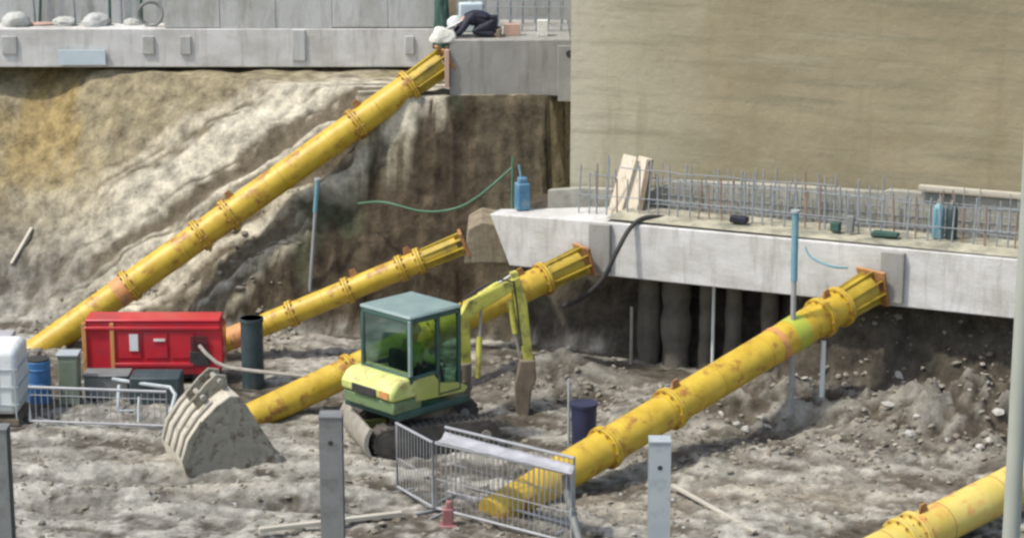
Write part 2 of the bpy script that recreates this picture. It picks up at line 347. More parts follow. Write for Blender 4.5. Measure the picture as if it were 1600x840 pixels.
n2 = gn(7.0, 12, 0.8); bp = t.nodes.new('ShaderNodeBump'); bp.inputs['Strength'].default_value = 1.0; bp.inputs['Distance'].default_value = 0.12
t.links.new(n2.outputs['Fac'], bp.inputs['Height']); t.links.new(bp.outputs[0], p.inputs['Normal'])
me.materials.append(gm)
ground = bpy.data.objects.new('ground', me); C.objects.link(ground); tag(ground, kind='structure')

# loose stones, too many to count
def stone(mb, c, r):
    ph = (1 + 5 ** .5) / 2
    ico = [(-1, ph, 0), (1, ph, 0), (-1, -ph, 0), (1, -ph, 0), (0, -1, ph), (0, 1, ph), (0, -1, -ph), (0, 1, -ph), (ph, 0, -1), (ph, 0, 1), (-ph, 0, -1), (-ph, 0, 1)]
    fc = [(0, 11, 5), (0, 5, 1), (0, 1, 7), (0, 7, 10), (0, 10, 11), (1, 5, 9), (5, 11, 4), (11, 10, 2), (10, 7, 6), (7, 1, 8), (3, 9, 4), (3, 4, 2), (3, 2, 6), (3, 6, 8), (3, 8, 9), (4, 9, 5), (2, 4, 11), (6, 2, 10), (8, 6, 7), (9, 8, 1)]
    sx, sy, sz = random.uniform(.7, 1.3), random.uniform(.7, 1.3), random.uniform(.45, .8)
    M3 = Matrix.Rotation(random.uniform(0, 6.28), 3, 'Z') @ Matrix.Rotation(random.uniform(-.4, .4), 3, 'X')
    mb.add([Vector(c) + M3 @ Vector((v[0] * sx, v[1] * sy, v[2] * sz)) * (r / 1.9 * random.uniform(.75, 1.2)) for v in ico], fc)
sm = MB()
def scatter(mb, n, x0, x1, y0, y1, rmin, rmax):
    for _ in range(n):
        x, Y = random.uniform(x0, x1), random.uniform(y0, y1)
        if fb(x, Y, 2.2, 0.8) < -0.05 and random.random() < 0.75: continue
        r = rmin + (rmax - rmin) * random.random() ** 3
        stone(mb, (x, Y, terrain(x, Y)[0] + r * .2), r)
scatter(sm, 900, -9, 9, 30, 36, 0.02, 0.07); scatter(sm, 1300, 1.0, 9.5, 34.2, 38.2, 0.025, 0.085)
scatter(sm, 350, -1.5, 2.0, 37, 40, 0.02, 0.08); scatter(sm, 450, -9.5, -4, 40.0, 43, 0.03, 0.10)
o = sm.build('rubble', M['stone'], smooth=False); tag(o, 'loose grey stones scattered over the pit floor and heaps', 'rubble', kind='stuff')
sm = MB(); scatter(sm, 2600, -9, 9, 30.5, 38, 0.018, 0.065)
o = sm.build('clods', M['clod'], smooth=False); tag(o, 'small dark clods of churned mud all over the pit floor', 'mud', kind='stuff')
sm = MB(); scatter(sm, 50, 2.6, 9.3, 34.2, 37.2, 0.04, 0.12); scatter(sm, 40, -9, 6, 30.5, 35, 0.03, 0.08)
for px, py in ((1405, 588), (1480, 690), (1530, 700), (1545, 690), (1420, 680), (1150, 665), (1190, 655), (1200, 668), (1165, 672), (1100, 668)):
    for Y in [34 + 0.05 * k for k in range(90)]:
        q = P(px, py, Y)
        if q.z < terrain(q.x, Y)[0]: break
    stone(sm, (q.x, Y, q.z + .03), random.uniform(.07, .12))
o = sm.build('broken_concrete', M['stone_pale'], smooth=False); tag(o, 'pale broken concrete lumps strewn among the darker rubble', 'rubble', kind='stuff')

def onground(px, py, y0=30.0, y1=47.0):
    Y = y0
    while Y < y1:
        q = P(px, py, Y)
        if q.z <= terrain(q.x, Y)[0]: return q
        Y += 0.04
    return P(px, py, y1)

# ---------------------------------------------------------------- walls and beams
def BL(s, d, z): # along beam, inward, height
    q = A2 + T2 * s + N2 * d; return Vector((q.x, q.y, z))
BZ0, BZ1, BD = 1.75, 2.77, 1.30
root = empty('concrete_beam', BL(0, 0, BZ0), 'long light grey concrete waling beam carrying rebar across the right half of the pit', 'beam')
b = MB()
rows = []
for s, dd in ((0.0, .45), (.5, .6), (1.3, 1.0), (2.0, BD), (13.0, BD)):
    zt = BZ1 - .10 * max(0, 1 - s / 4); sb = max(s, .38) if s > 0 else .38
    if s == .5: sb = .7
    rows.append([BL(s, 0, zt), BL(s, dd, zt), BL(sb, dd, BZ0), BL(sb, 0, BZ0)])
b.v = [q for r_ in rows for q in r_]
b.f = [(4 * i + k, 4 * i + (k + 1) % 4, 4 * i + 4 + (k + 1) % 4, 4 * i + 4 + k) for i in range(4) for k in range(4)] + [(3, 2, 1, 0), (16, 17, 18, 19)]
b.build('beam_body', M['concrete'], root, root.location, bevel=0.02)
b = MB()                                    # uneven mortar bed on its top
N = 90; w_ = 6
for i in range(N + 1):
    for j in range(w_ + 1):
        s = 2.2 + 10.7 * i / N; d = 0.05 + (BD - 0.1) * j / w_
        z = BZ1 + (0.02 + 0.045 * max(0, fb(s, d, 1, 1.5)) + 0.03 * abs(fb(s, d, 4, 4))) * (1 if 0 < j < w_ and 0 < i < N else 0) + 0.004
        b.add([BL(s, d, z)], [])
b.f = [(i * (w_ + 1) + j, i * (w_ + 1) + j + 1, (i + 1) * (w_ + 1) + j + 1, (i + 1) * (w_ + 1) + j) for i in range(N) for j in range(w_)]
b.build('mortar_bed', M['sand'], root, root.location)
random.seed(11)
k = 0
for row, (d, n, ofs) in enumerate(((0.55, 44, 0.0), (1.08, 40, 0.1))):
    for i in range(n):
        s = 1.5 + ofs + i * (8.4 / n) + random.uniform(-.05, .05)
        hgt = random.uniform(.62, .98) * (1.0 if s < 7 else 0.85)
        lean = random.uniform(-.05, .05)
        a0 = BL(s, d, BZ1 - .05); a1 = BL(s + lean, d + random.uniform(-.03, .03), BZ1 + hgt)
        MB().tube(a0, a1, 0.016, n=6).build('rebar', M['rebar'] if random.random() < .2 else M['rebar_grey'], root, root.location)
for z, d, s0, s1 in ((0.82, .53, 2.3, 6.2), (0.30, .53, 1.5, 9.9), (0.55, 1.05, 1.5, 9.9), (0.12, 1.05, 1.5, 9.9)):
    MB().path([BL(s0 + (s1 - s0) * q / 10, d, BZ1 + z + random.uniform(-.02, .02)) for q in range(11)], 0.010, 6).build('tie_bar', M['rebar_grey'], root, root.location)
b = MB(); random.seed(31)
for i in range(60):                                  # welded mesh mat tied behind the bars
    s = 1.9 + i * .135; b.tube(BL(s, 1.2, BZ1), BL(s + random.uniform(-.02, .02), 1.2, BZ1 + random.uniform(.5, .85)), .009, n=4)
for z in (.12, .26, .40, .54): b.tube(BL(1.9, 1.21, BZ1 + z), BL(9.9, 1.21, BZ1 + z + random.uniform(-.03, .03)), .009, n=4)
o = b.build('mesh_mat', M['rebar_grey'], root, root.location); tag(o, kind='stuff')
# a low grey wall behind the starter bars
b = MB()
b.prism([BL(0.55, 0, 2.4), BL(13.2, 0, 2.4), BL(13.2, 0, 3.58), BL(6.9, 0, 3.55), BL(6.8, 0, 3.50), BL(4.6, 0, 3.46), BL(3.0, 0, 3.38), BL(2.5, 0, 3.15), BL(1.2, 0, 3.1), BL(0.55, 0, 3.0)], BL(0, 0.17, 0) - BL(0, 0, 0))
for v in b.v:
    v += BL(0, 1.37, 0) - BL(0, 0, 0); v.z -= .12
o = b.build('low_wall', M['blinding'], org=BL(0.55, 1.37, 2.4), bevel=0.015); tag(o, 'low rough grey concrete upstand behind the rebar on the lower beam', 'wall')
b = MB(); b.box(BL(8.4, 1.33, 3.54), (1.9, .18, .06), math.atan2(T2.y, T2.x)); o = b.build('timber_plank', M['wood_old'], org=BL(8.4, 1.33, 3.63)); tag(o, 'grey weathered plank lying along the low upstand at the right', 'plank')

# brown retaining wall, one thing: panels with board lines
wm = bpy.data.materials.new('brown_lagging_wall'); wm.use_nodes = True; t = wm.node_tree; p = t.nodes['Principled BSDF']; p.inputs['Roughness'].default_value = 0.9
tc = t.nodes.new('ShaderNodeTexCoord')
def noise_(s, det, ro, st=(1, 1, 1)):
    mp = t.nodes.new('ShaderNodeMapping'); mp.inputs['Scale'].default_value = st; t.links.new(tc.outputs['Object'], mp.inputs[0])
    n = t.nodes.new('ShaderNodeTexNoise'); n.inputs['Scale'].default_value = s; n.inputs['Detail'].default_value = det; n.inputs['Roughness'].default_value = ro
    t.links.new(mp.outputs[0], n.inputs['Vector']); return n.outputs['Fac']
def mix_(a, b, f, mode='MIX'):
    x = t.nodes.new('ShaderNodeMix'); x.data_type = 'RGBA'; x.blend_type = mode
    for idx, q in ((6, a), (7, b)):
        if isinstance(q, tuple): x.inputs[idx].default_value = (*q, 1)
        else: t.links.new(q, x.inputs[idx])
    if isinstance(f, float): x.inputs[0].default_value = f
    else: t.links.new(f, x.inputs[0])
    return x.outputs[2]
def rng(v, a, b_, c=0.0, d=1.0):
    r = t.nodes.new('ShaderNodeMapRange'); r.inputs[1].default_value = a; r.inputs[2].default_value = b_; r.inputs[3].default_value = c; r.inputs[4].default_value = d
    t.links.new(v, r.inputs[0]); return r.outputs[0]
c = mix_((0.25, 0.218, 0.135), (0.325, 0.285, 0.185), rng(noise_(0.5, 6, .6, (1, 1, 2.2)), .35, .65))
c = mix_(c, (0.27, 0.19, 0.10), rng(noise_(1.1, 5, .6, (1, 1, .6)), .58, .75, 0, .4))
sx = t.nodes.new('ShaderNodeSeparateXYZ'); t.links.new(tc.outputs['Object'], sx.inputs[0])
# wall colour turns paler towards the corner, broken up by noise
g_ = t.nodes.new('ShaderNodeMath'); g_.operation = 'MULTIPLY_ADD'; t.links.new(noise_(0.8, 6, .7), g_.inputs[0]); g_.inputs[1].default_value = 2.8; t.links.new(sx.outputs[0], g_.inputs[2])
c = mix_((0.44, 0.42, 0.32), c, rng(g_.outputs[0], 1.0, 4.2))
c = mix_(c, (0.17, 0.16, 0.10), rng(noise_(5, 5, .65, (.07, .07, 1)), .50, .72, 0, .6))
c = mix_(c, (0.38, 0.36, 0.25), rng(noise_(3, 5, .65, (.12, .12, 1.3)), .56, .74, 0, .5))
c = mix_(c, (0.20, 0.175, 0.095), rng(noise_(2.4, 5, .65, (1, 1, .12)), .55, .75, 0, .45))
t.links.new(c, p.inputs['Base Color'])
bp = t.nodes.new('ShaderNodeBump'); bp.inputs['Strength'].default_value = .6; bp.inputs['Distance'].default_value = .04
t.links.new(noise_(5, 8, .7), bp.inputs['Height']); t.links.new(bp.outputs[0], p.inputs['Normal'])
rz = math.atan2(T2.y, T2.x)
w0 = BL(0.92, 1.6, 2.3)
root = empty('retaining_wall', w0, 'tall khaki brown retaining wall of boards rising behind the lower beam', 'wall', rz=rz)
b = MB(); b.box((6.98, .25, 3.3), (14.0, .5, 6.6)); b.build('wall_face', wm, root)
b = MB(); b.box((0.12, 2.6, 3.3), (0.3, 4.2, 6.6)); b.build('return_wall', wm, root)

# upper-left waler and wall behind it
root = empty('upper_waler', (-0.9, 46, 4.4), 'pale concrete waler running level along the top of the left batter', 'beam')
b = MB(); b.box((-8.6, 46.45, 4.80), (15.4, 0.9, 0.78)); b.build('beam_body', M['concrete'], root, root.location, bevel=0.02)
for px, wd in ((290, .22), (467, .26), (15, .3), (232, .24), (640, .18)):
    q = P(px, 75, 46); MB().box((q.x, 45.985, 4.86), (wd, 0.06, 0.36 if px != 467 else .62)).build('strut_pocket', M['concrete_pale'], root, root.location, bevel=.01)
b = MB()
q0, q1 = P(258, 10, 46.25), P(694, 10, 46.25)
ww = (q1.x - q0.x) / 5
for i in range(5): b.box((q0.x + ww * (i + .5), 46.28, 5.192 + 0.42), (ww - .008, .5, .84 - random.uniform(0, .06)))
o = b.build('formed_wall', M['concrete_pale'], org=(q0.x, 46.5, 5.19), bevel=.004); tag(o, 'flat pale grey formwork panels standing on the upper waler', 'wall')
b = MB(); b.box((-13, 47.4, 6.2), (26.5, .6, 4.2)); o = b.build('rear_wall', M['concrete_dirty'], org=(-13, 47.4, 4.1)); tag(o, 'dull stained wall closing the pit behind the upper waler', 'wall')
root_w = o
b = MB(); b.box((2.0, 46.9, 6.2), (5.8, .4, 4.2)); o = b.build('pale_wall', M['concrete_pale'], org=(2, 46.9, 4.1)); tag(o, 'pale wall behind the rebar cage above the corbel block', 'wall')
b = MB()
b.add([(-90, 47.6, 8.3), (2, 47.6, 8.3), (2, 43.2, 8.3), (14, 38, 8.3), (90, 36, 8.3), (90, 260, 8.3), (-90, 260, 8.3)], [(0, 1, 2, 3, 4, 5, 6)])
o = b.build('upper_ground', M['blinding']); tag(o, kind='structure')

b = MB(); b.box((-9.6, 46.96, 5.75), (7.0, .2, 1.1)); o = b.build('backing_wall', M['concrete_pale'], org=(-9.6, 46.96, 5.2)); tag(o, 'stained pale wall behind the upright bars at the upper left', 'wall')
# corbel block
bx0, bx1 = P(702, 60, 43.2), P(892, 140, 43.2)
root = empty('corbel_block', ((bx0.x + bx1.x) / 2, 43.2, 4.3), 'square grey concrete block that takes the head of the longest strut', 'concrete block')
cw = bx1.x - bx0.x
b = MB(); b.box(((bx0.x + bx1.x) / 2 , 44.6, 4.84), (cw, 2.8, 1.08)); b.build('block_body', M['concrete_grey'], root, root.location, bevel=.025)
b = MB(); b.box((bx1.x - .12, 43.17, 4.74), (.26, .06, 1.06)); b.build('end_rib', M['concrete_grey'], root, root.location, bevel=.01)
b = MB(); b.tube((bx1.x - .03, 43.13, 5.12), (bx1.x - .03, 43.2, 5.12), .07, n=10); b.build('tie_hole_plug', M['blackrub'], root, root.location)
b = MB(); b.box((bx0.x - .045, 43.35, 4.84), (.09, .5, .72)); b.build('bearing_plate', M['pinkprimer'], root, root.location, bevel=.01)
random.seed(3)
for row, Y in enumerate((44.3, 45.3)):
    for i in range(9):
        x = bx0.x + .15 + i * (cw - .3) / 8 + random.uniform(-.03, .03)
        MB().tube((x, Y, 5.2), (x + random.uniform(-.03, .03), Y, 5.27 + random.uniform(.8, 1.2)), .014, n=6).build('rebar', M['rebar_grey'], root, root.location)
    for z in (5.5, 5.85): MB().tube((bx0.x + .1, Y - .03, z), (bx1.x - .05, Y - .03, z), .011, n=6).build('tie_bar', M['rebar_grey'], root, root.location)

# dirty stub where the second strut bears
b = MB(); b.prism([(-0.87, 40.42, 1.72), (-0.42, 40.42, 1.72), (-0.05, 40.42, 1.72), (-0.10, 40.42, 2.05), (-0.22, 40.42, 2.44), (-0.55, 40.42, 2.50), (-0.80, 40.42, 2.36)], (0, 1.2, 0))
o = b.build('concrete_stub', M['concrete_dirty'], org=(-0.6, 40.5, 1.72), bevel=.03); tag(o, 'earth-stained concrete stub at the left end of the lower beam', 'concrete block')

# bored piles in the dark gap under the lower beam
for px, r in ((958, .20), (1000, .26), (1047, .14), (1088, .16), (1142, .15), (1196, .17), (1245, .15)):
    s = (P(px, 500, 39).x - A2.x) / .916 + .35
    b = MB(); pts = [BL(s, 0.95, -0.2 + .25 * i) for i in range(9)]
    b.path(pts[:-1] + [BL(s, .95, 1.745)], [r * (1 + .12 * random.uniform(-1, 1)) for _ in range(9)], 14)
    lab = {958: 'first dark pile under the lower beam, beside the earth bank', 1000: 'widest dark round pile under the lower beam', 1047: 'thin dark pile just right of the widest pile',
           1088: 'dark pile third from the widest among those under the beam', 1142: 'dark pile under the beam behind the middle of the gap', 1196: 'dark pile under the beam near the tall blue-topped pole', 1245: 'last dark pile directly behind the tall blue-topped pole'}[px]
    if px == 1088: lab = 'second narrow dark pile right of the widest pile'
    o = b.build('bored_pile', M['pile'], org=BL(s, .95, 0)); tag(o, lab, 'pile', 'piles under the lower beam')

# ---------------------------------------------------------------- yellow struts
def strut(top, bot, r, joints, label, body='yellow', head_len=.9, head_mat='yellow_olive', collars=(), tails=None, plate=True):
    top, bot = Vector(top), Vector(bot); L = (top - bot).length; d = (bot - top).normalized()
    root = empty('steel_strut', bot, label, 'strut', 'yellow tubular raking struts')
    at_ = lambda q: top + d * q
    _, s_, u_ = frame(d)
    MB().tube(at_(head_len), bot, r, n=40).build('pipe', M[body], root, bot)
    # adjustable head: ribbed sleeve, narrower jack, end plate
    b = MB(); b.tube(at_(.16), at_(head_len + .02), r * .88, n=32)
    b.build('jack', M[head_mat], root, bot)
    b = MB()
    for k in range(8):
        a = 2 * math.pi * k / 8 + .2; o_ = s_ * math.cos(a) + u_ * math.sin(a); q_ = d.cross(o_)
        pts = [at_(.06) + o_ * r * .7, at_(.06) + o_ * r * 1.10, at_(.30) + o_ * r * 1.06, at_(head_len * .9) + o_ * r * 1.0, at_(head_len * .9) + o_ * r * .7]
        b.prism([p - q_ * .012 for p in pts], q_ * .024)
    b.build('gusset', M[head_mat], root, bot)
    if plate:
        rot = Matrix((d, s_, u_)).transposed()
        b = MB(); b.box(at_(.03), (.06, r * 2.15, r * 2.15), rot=rot); b.build('end_plate', M['rust'], root, bot, bevel=.008)
    for q in (head_len, *joints):
        b = MB(); b.tube(at_(q - .045), at_(q - .006), r * 1.22, n=36); b.tube(at_(q + .006), at_(q + .045), r * 1.22, n=36)
        f = b.build('flange', M[body], root, bot, bevel=.005)
        b = MB()
        for k in range(12):
            a = 2 * math.pi * k / 12; o_ = (s_ * math.cos(a) + u_ * math.sin(a)) * r * 1.12
            b.tube(at_(q - .08) + o_, at_(q + .08) + o_, .018, n=6)
        fb_ = b.build('bolt_ring', M['rust'], f, bot); fb_.location = (0, 0, 0)
    for q, mname, ln in collars:
        MB().tube(at_(q), at_(q + ln), r * 1.035, n=40).build('paint_band' if mname in ('lime', 'orange') else 'collar', M[mname], root, bot)
    q = head_len + .75                                  # weld seams round the tube
    while q < L - .2: MB().tube(at_(q), at_(q + .012), r * 1.012, n=40).build('weld_seam', M['rust'] if body != 'yellow' else M['yellow_olive'], root, bot); q += 1.12
    # lifting lugs
    for q in (joints[:2] if joints else ()):
        up = Vector((0, 0, 1)); up = (up - d * up.dot(d)).normalized()
        b = MB(); b.prism([at_(q - .3) + up * r * .95 - s_ * .015, at_(q - .12) + up * r * .95 - s_ * .015, at_(q - .16) + up * (r + .13) - s_ * .015, at_(q - .26) + up * (r + .13) - s_ * .015], s_ * .03)
        b.build('lifting_lug', M['rust'], root, bot)
    return root, at_, L
S1t, S1b = P(700, 92, 43.45), P(48, 556, 40.9)
strut(S1t, S1b, .265, [2.15 * 1.0, 5.1, 5.75, 7.35], 'longest yellow strut, propping the square block at the top of the batter', collars=[(7.42, 'orange', .25)])
S2t, S2b = P(727, 378, 40.62), P(338, 538, 40.1)
strut(S2t, S2b, .205, [1.25, 2.3, 3.4], 'dull yellow strut against the stained stub, ending behind the red machine', body='yellow', collars=[(4.32, 'orange', .28)])
S3t, S3b = P(916, 404, 39.42), P(372, 662, 36.3)
strut(S3t, S3b, .25, [1.5, 3.2, 4.8], 'yellow strut passing behind the green excavator down to the loose bucket', body='yellow')
def on_beam(px, py, lo=36, hi=41):
    for k in range(600):
        Y = lo + (hi - lo) * k / 600; q = P(px, py, Y)
        if (Vector((q.x, q.y)) - A2).dot(N2) >= -0.03: return q
S4t = on_beam(1366, 446); S4b = P(768, 806, 32.0)
strut(S4t, S4b, .285, [1.35, 4.9, 6.3], 'weathered yellow strut with a lime splash, crossing in front of the dark gap', body='yellow', collars=[(1.85, 'lime', .3), (2.4, 'orange', .12)])
S5b = P(1290, 908, 29.5); S5t = P(1960, 566, 35.2); v = S5t - S5b
strut(S5t, S5b, .30, [v.length - 4.6, v.length - 1.75, v.length - 1.5], 'pale faded yellow strut in the lower right corner', body='yellow_pale', head_mat='yellow')

# bearing plates cast on the lower beam where struts meet it
for (px, py, nm, lb) in ((938, 412, 'concrete_pad', 'small grey concrete pad on the beam at the head of the strut behind the excavator'), (1394, 452, 'concrete_pad', 'small grey concrete pad on the beam at the head of the lime-splashed strut')):
    q = on_beam(px, py); s = (Vector((q.x, q.y)) - A2).dot(T2)
    b = MB(); b.box(BL(s, -0.05, 2.26), (.40, .10, .86), rz); o = b.build(nm, M['concrete_grey'], org=BL(s, -.05, 1.83), bevel=.01); tag(o, lb, 'pad')

# ---------------------------------------------------------------- mini excavator
EX = onground(634, 686); EX.z = 0.03
YAW = R(45)
ex = empty('mini_excavator', EX, 'lime green mini excavator working on rubber tracks between the struts', 'excavator', rz=YAW)
EI = Matrix.Rotation(-YAW, 3, 'Z')
def XL(p): return EI @ (Vector(p) - EX)
UY = R(18) - YAW                                     # undercarriage turned against the house
RU = Matrix.Rotation(UY, 3, 'Z')
UO = Matrix.Rotation(-YAW, 3, 'Z') @ Vector((.30, 0, 0))
def U(x, y, z): return RU @ Vector((x, y, z)) + (UO if z or x or y else UO)
for sy in (-1, 1):
    b = MB(); n = 22; pr = []
    for k in range(n):
        a = 2 * math.pi * k / n; cx = 0.80 if math.cos(a) > 0 else -0.80
        pr.append((cx + .245 * math.cos(a), .25 + .245 * math.sin(a)))
    y0 = sy * .60 - .17
    b.prism([U(x, y0, z) for x, z in pr], RU @ Vector((0, .34, 0)))
    for k in range(46):                                 # lugs round the belt
        per = 2 * 1.6 + 2 * math.pi * .25; q = per * k / 46
        if q < 1.6: x, z, a = -.8 + q, .50, math.pi / 2
        elif q < 1.6 + math.pi * .25: a = math.pi / 2 - (q - 1.6) / .25; x, z = .8 + .25 * math.cos(a), .25 + .25 * math.sin(a)
        elif q < 3.2 + math.pi * .25: x, z, a = .8 - (q - 1.6 - math.pi * .25), 0.0, -math.pi / 2
        else: a = -math.pi / 2 - (q - 3.2 - math.pi * .25) / .25; x, z = -.8 + .25 * math.cos(a), .25 + .25 * math.sin(a)
        rot = RU @ Matrix.Rotation(-(a - math.pi / 2), 3, 'Y')
        b.box(U(x, sy * .60, z), (.035, .33, .03), rot=rot)
    tr = b.build('track', M['track'], ex, bevel=.006)
    b = MB(); f = sy
    for x, r in ((-.80, .18), (.80, .18), (-.45, .09), (-.15, .09), (.15, .09), (.45, .09)):
        b.tube(U(x, sy * .60 - .18, .25 if r > .1 else .13), U(x, sy * .60 + .18, .25 if r > .1 else .13), r, n=18)
    b.build('roller', M['track'], tr)
    b = MB(); b.tube(U(.8, sy * .6 - .205, .25), U(.8, sy * .6 + .205, .25), .085, n=14); b.build('hub', M['steel_dusty'], tr)
b = MB(); b.box(U(0, 0, .36), (1.0, .86, .26), rot=RU); b.tube(U(0, 0, .48), U(0, 0, .64), .42, n=28); b.build('undercarriage', M['brown_steel'], ex, bevel=.02)
b = MB(); prof = [(-1.18, .47), (-1.24, .36), (-1.26, .24), (-1.22, .12), (-1.15, .04), (-1.20, .03), (-1.29, .12), (-1.33, .24), (-1.31, .37), (-1.23, .50)]
b.prism([U(x + .12, -.80, z * 1.1) for x, z in prof], RU @ Vector((0, 1.6, 0)))
bl = b.build('blade', M['steel_dusty'], ex)
for sy in (-.35, .35): MB().box(U(-.82, sy, .26), (.56, .10, .12), rot=RU).build('blade_arm', M['mach_lime'], bl, bevel=.01)
# house
b = MB(); b.box((0.0, -.04, .70), (1.52, 1.32, .13)); b.build('platform', M['cab_frame'], ex, bevel=.03)
b = MB(); pr = [(-.96, .97), (-.45, .97), (-.40, 1.28), (-.74, 1.31), (-.88, 1.25), (-.97, 1.12)]
b.prism([(x + .05, -.72, z) for x, z in pr], (0, 1.24, 0)); hood = b.build('engine_cover', M['mach_cream'], ex, bevel=.05)
b = MB(); b.box((-.925, -.05, 1.06), (.02, .56, .13)); b.build('grille', M['blackrub'], hood, bevel=.005)
b = MB(); b.box((-.925, -.52, 1.07), (.02, .20, .11)); b.build('decal', M['orange'], hood)
b = MB(); b.box((-.58, -.10, .86), (.60, 1.20, .20)); b.build('counterweight', M['mach_dark'], ex, bevel=.03)
b = MB(); b.prism([(-.42, -.735, .90), (.62, -.735, .84), (.70, -.735, .92), (.52, -.735, 1.02), (.10, -.735, 1.10), (-.05, -.735, 1.28), (-.42, -.735, 1.28)], (0, .10, 0)); b.build('side_panel', M['mach_lime'], ex, bevel=.015)
b = MB(); b.prism([(-.42, .635, .77), (.72, .635, .77), (.62, .635, 1.0), (-.42, .635, 1.24)], (0, .10, 0)); b.build('side_panel', M['mach_lime'], ex, bevel=.015)
# cab
CX0, CX1, CY0, CY1, CZ0, CZ1 = -.52, .52, -.70, .40, .92, 2.20
b = MB()
def post(x0, y0, z0, x1, y1, z1, r=.035): b.box(((x0 + x1) / 2, (y0 + y1) / 2, (z0 + z1) / 2), (abs(x1 - x0) + 2 * r, abs(y1 - y0) + 2 * r, abs(z1 - z0) + 2 * r))
for x, y in ((CX0, CY0), (CX1, CY0), (CX0, CY1), (CX1, CY1), (.06, CY0)):
    zb = 1.24 if x == CX0 else CZ0
    post(x, y, zb, x, y, CZ1)
for y in (CY0, CY1): post(CX0, y, CZ1, CX1, y, CZ1); post(CX0, y, 1.28, .06, y, 1.28); post(CX0 + .6, y, CZ0, CX1, y, CZ0)
for x in (CX0, CX1): post(x, CY0, CZ1, x, CY1, CZ1)
post(CX0, CY0, 1.30, CX0, CY1, 1.30); post(CX1, CY0, CZ0, CX1, CY1, CZ0)
cab = b.build('cab_frame', M['cab_frame'], ex, bevel=.02)
b = MB(); b.box(((CX0 + CX1) / 2, (CY0 + CY1) / 2, CZ1 + .07), (CX1 - CX0 + .09, CY1 - CY0 + .09, .07)); b.build('cab_roof', M['cab_roof'], ex, bevel=.035)
b = MB(); b.box((CX0 - .02, CY0 - .02, 1.78), (.055, .055, .9)); b.build('corner_trim', M['cab_roof'], ex, bevel=.01)
def pane(c, s, mname):
    MB().box(c, s).build('window', M[mname], cab)
pane((CX0 - .005, (CY0 + CY1) / 2, 1.76), (.012, CY1 - CY0 - .07, .94), 'glass_rear')
pane((CX1 + .005, (CY0 + CY1) / 2, 1.62), (.012, CY1 - CY0 - .07, 1.30), 'glass')
pane((.29, CY0 - .005, 1.62), (.40, .012, 1.28), 'glass')
pane((-.23, CY0 - .005, 1.80), (.50, .012, .90), 'glass')
pane((.03, CY1 + .005, 1.80), (1.0, .012, .9), 'glass')
b = MB(); b.path([(.10, CY0 - .04, 1.25), (.14, CY0 - .07, 1.27), (.14, CY0 - .07, 1.42), (.10, CY0 - .04, 1.45)], .012, 8); b.build('door_handle', M['blackrub'], ex)
b = MB(); b.box((.02, -.14, 1.06), (.46, .46, .12)); b.box((-.24, -.14, 1.34), (.12, .44, .50)); b.build('driver_seat', M['seat'], ex, bevel=.04)
b = MB()
for y in (-.46, .16): b.box((.20, y, 1.12), (.30, .12, .22)); b.tube((.30, y, 1.2), (.34, y, 1.40), .015, n=8)
b.build('control_console', M['blackrub'], ex)
b = MB(); b.box((CX1 + .02, CY0 + .02, 1.05), (.10, .06, .30)); b.build('mirror', M['blackrub'], ex, bevel=.01)
# arm (laid out in world space, then taken into the machine's frame)
def bar(pts, wid, name, m, sid):
    """flat-sided arm: pts = [(point, depth of section)]"""
    b = MB(); n = len(pts); up = []; dn = []
    for i, (q, h_) in enumerate(pts):
        a = pts[max(0, i - 1)][0]; c_ = pts[min(n - 1, i + 1)][0]; dr = (c_ - a).normalized(); nn = sid.cross(dr).normalized()
        up.append(q + nn * h_ / 2); dn.append(q - nn * h_ / 2)
    b.prism([XL(p - sid * wid / 2) for p in up + dn[::-1]], EI @ (sid * wid))
    return b.build(name, m, ex, bevel=.015)
a0 = P(728, 584, 36.75); a1 = P(722, 500, 36.8); a2 = P(738, 478, 36.85); a3 = P(812, 437, 37.05)
heading = Vector((a3.x - a0.x, a3.y - a0.y, 0)).normalized(); side = Vector((heading.y, -heading.x, 0))
boom = bar([(a0, .17), (a1, .22), (a2, .26), ((a2 + a3) / 2, .22), (a3, .15)], .15, 'boom', M['mach_arm'], side)
s0 = P(802, 424, 37.05); s1 = P(812, 470, 37.05); s2 = P(826, 566, 37.0)
bar([(s0, .12), (s1, .22), (s2, .13)], .13, 'dipper_arm', M['mach_arm'], side)
b = MB(); sw0 = P(700, 612, 36.5)
b.tube(XL(P(724, 620, 36.7)), XL(P(726, 566, 36.72)), .12, n=16); b.box(XL((a0 + sw0) / 2 + Vector((.0, 0, -.06))), (.42, .26, .22)); b.build('swing_post', M['brown_steel'], ex, bevel=.02)
def ram(p, q, name='hydraulic_ram'):
    m_ = p.lerp(q, .58); b = MB(); b.tube(XL(p), XL(m_), .05, n=14); o = b.build(name, M['mach_arm'], ex)
    MB().tube(XL(m_), XL(q), .026, n=10).build('ram_rod', M['chrome'], o)
sh = side * .17
ram(P(746, 590, 36.7) , P(752, 480, 36.9)); ram(P(748, 462, 36.95), P(802, 428, 37.05)); ram(P(796, 470, 37.0), P(812, 556, 37.0))
b = MB(); b.path([XL(P(*q)) for q in ((716, 500, 36.7), (722, 470, 36.7), (745, 452, 36.8), (780, 436, 36.9), (803, 440, 36.9), (808, 480, 36.9), (815, 540, 36.9))], .018, 6); b.build('hydraulic_hose', M['blackrub'], ex)
# narrow trenching bucket at the dipper's end
b = MB(); q = P(820, 574, 36.98); 
pr = [P(812, 560, 37), P(836, 560, 37), P(838, 590, 37), P(830, 610, 37), P(827, 640, 37), P(824, 668, 37), P(815, 674, 37), P(806, 640, 37), P(804, 600, 37)]
b.prism([XL(p_ - Vector((0, .13, 0))) for p_ in pr], EI @ Vector((0, .26, 0))); b.build('digging_bucket', M['brown_steel'], ex, bevel=.025)

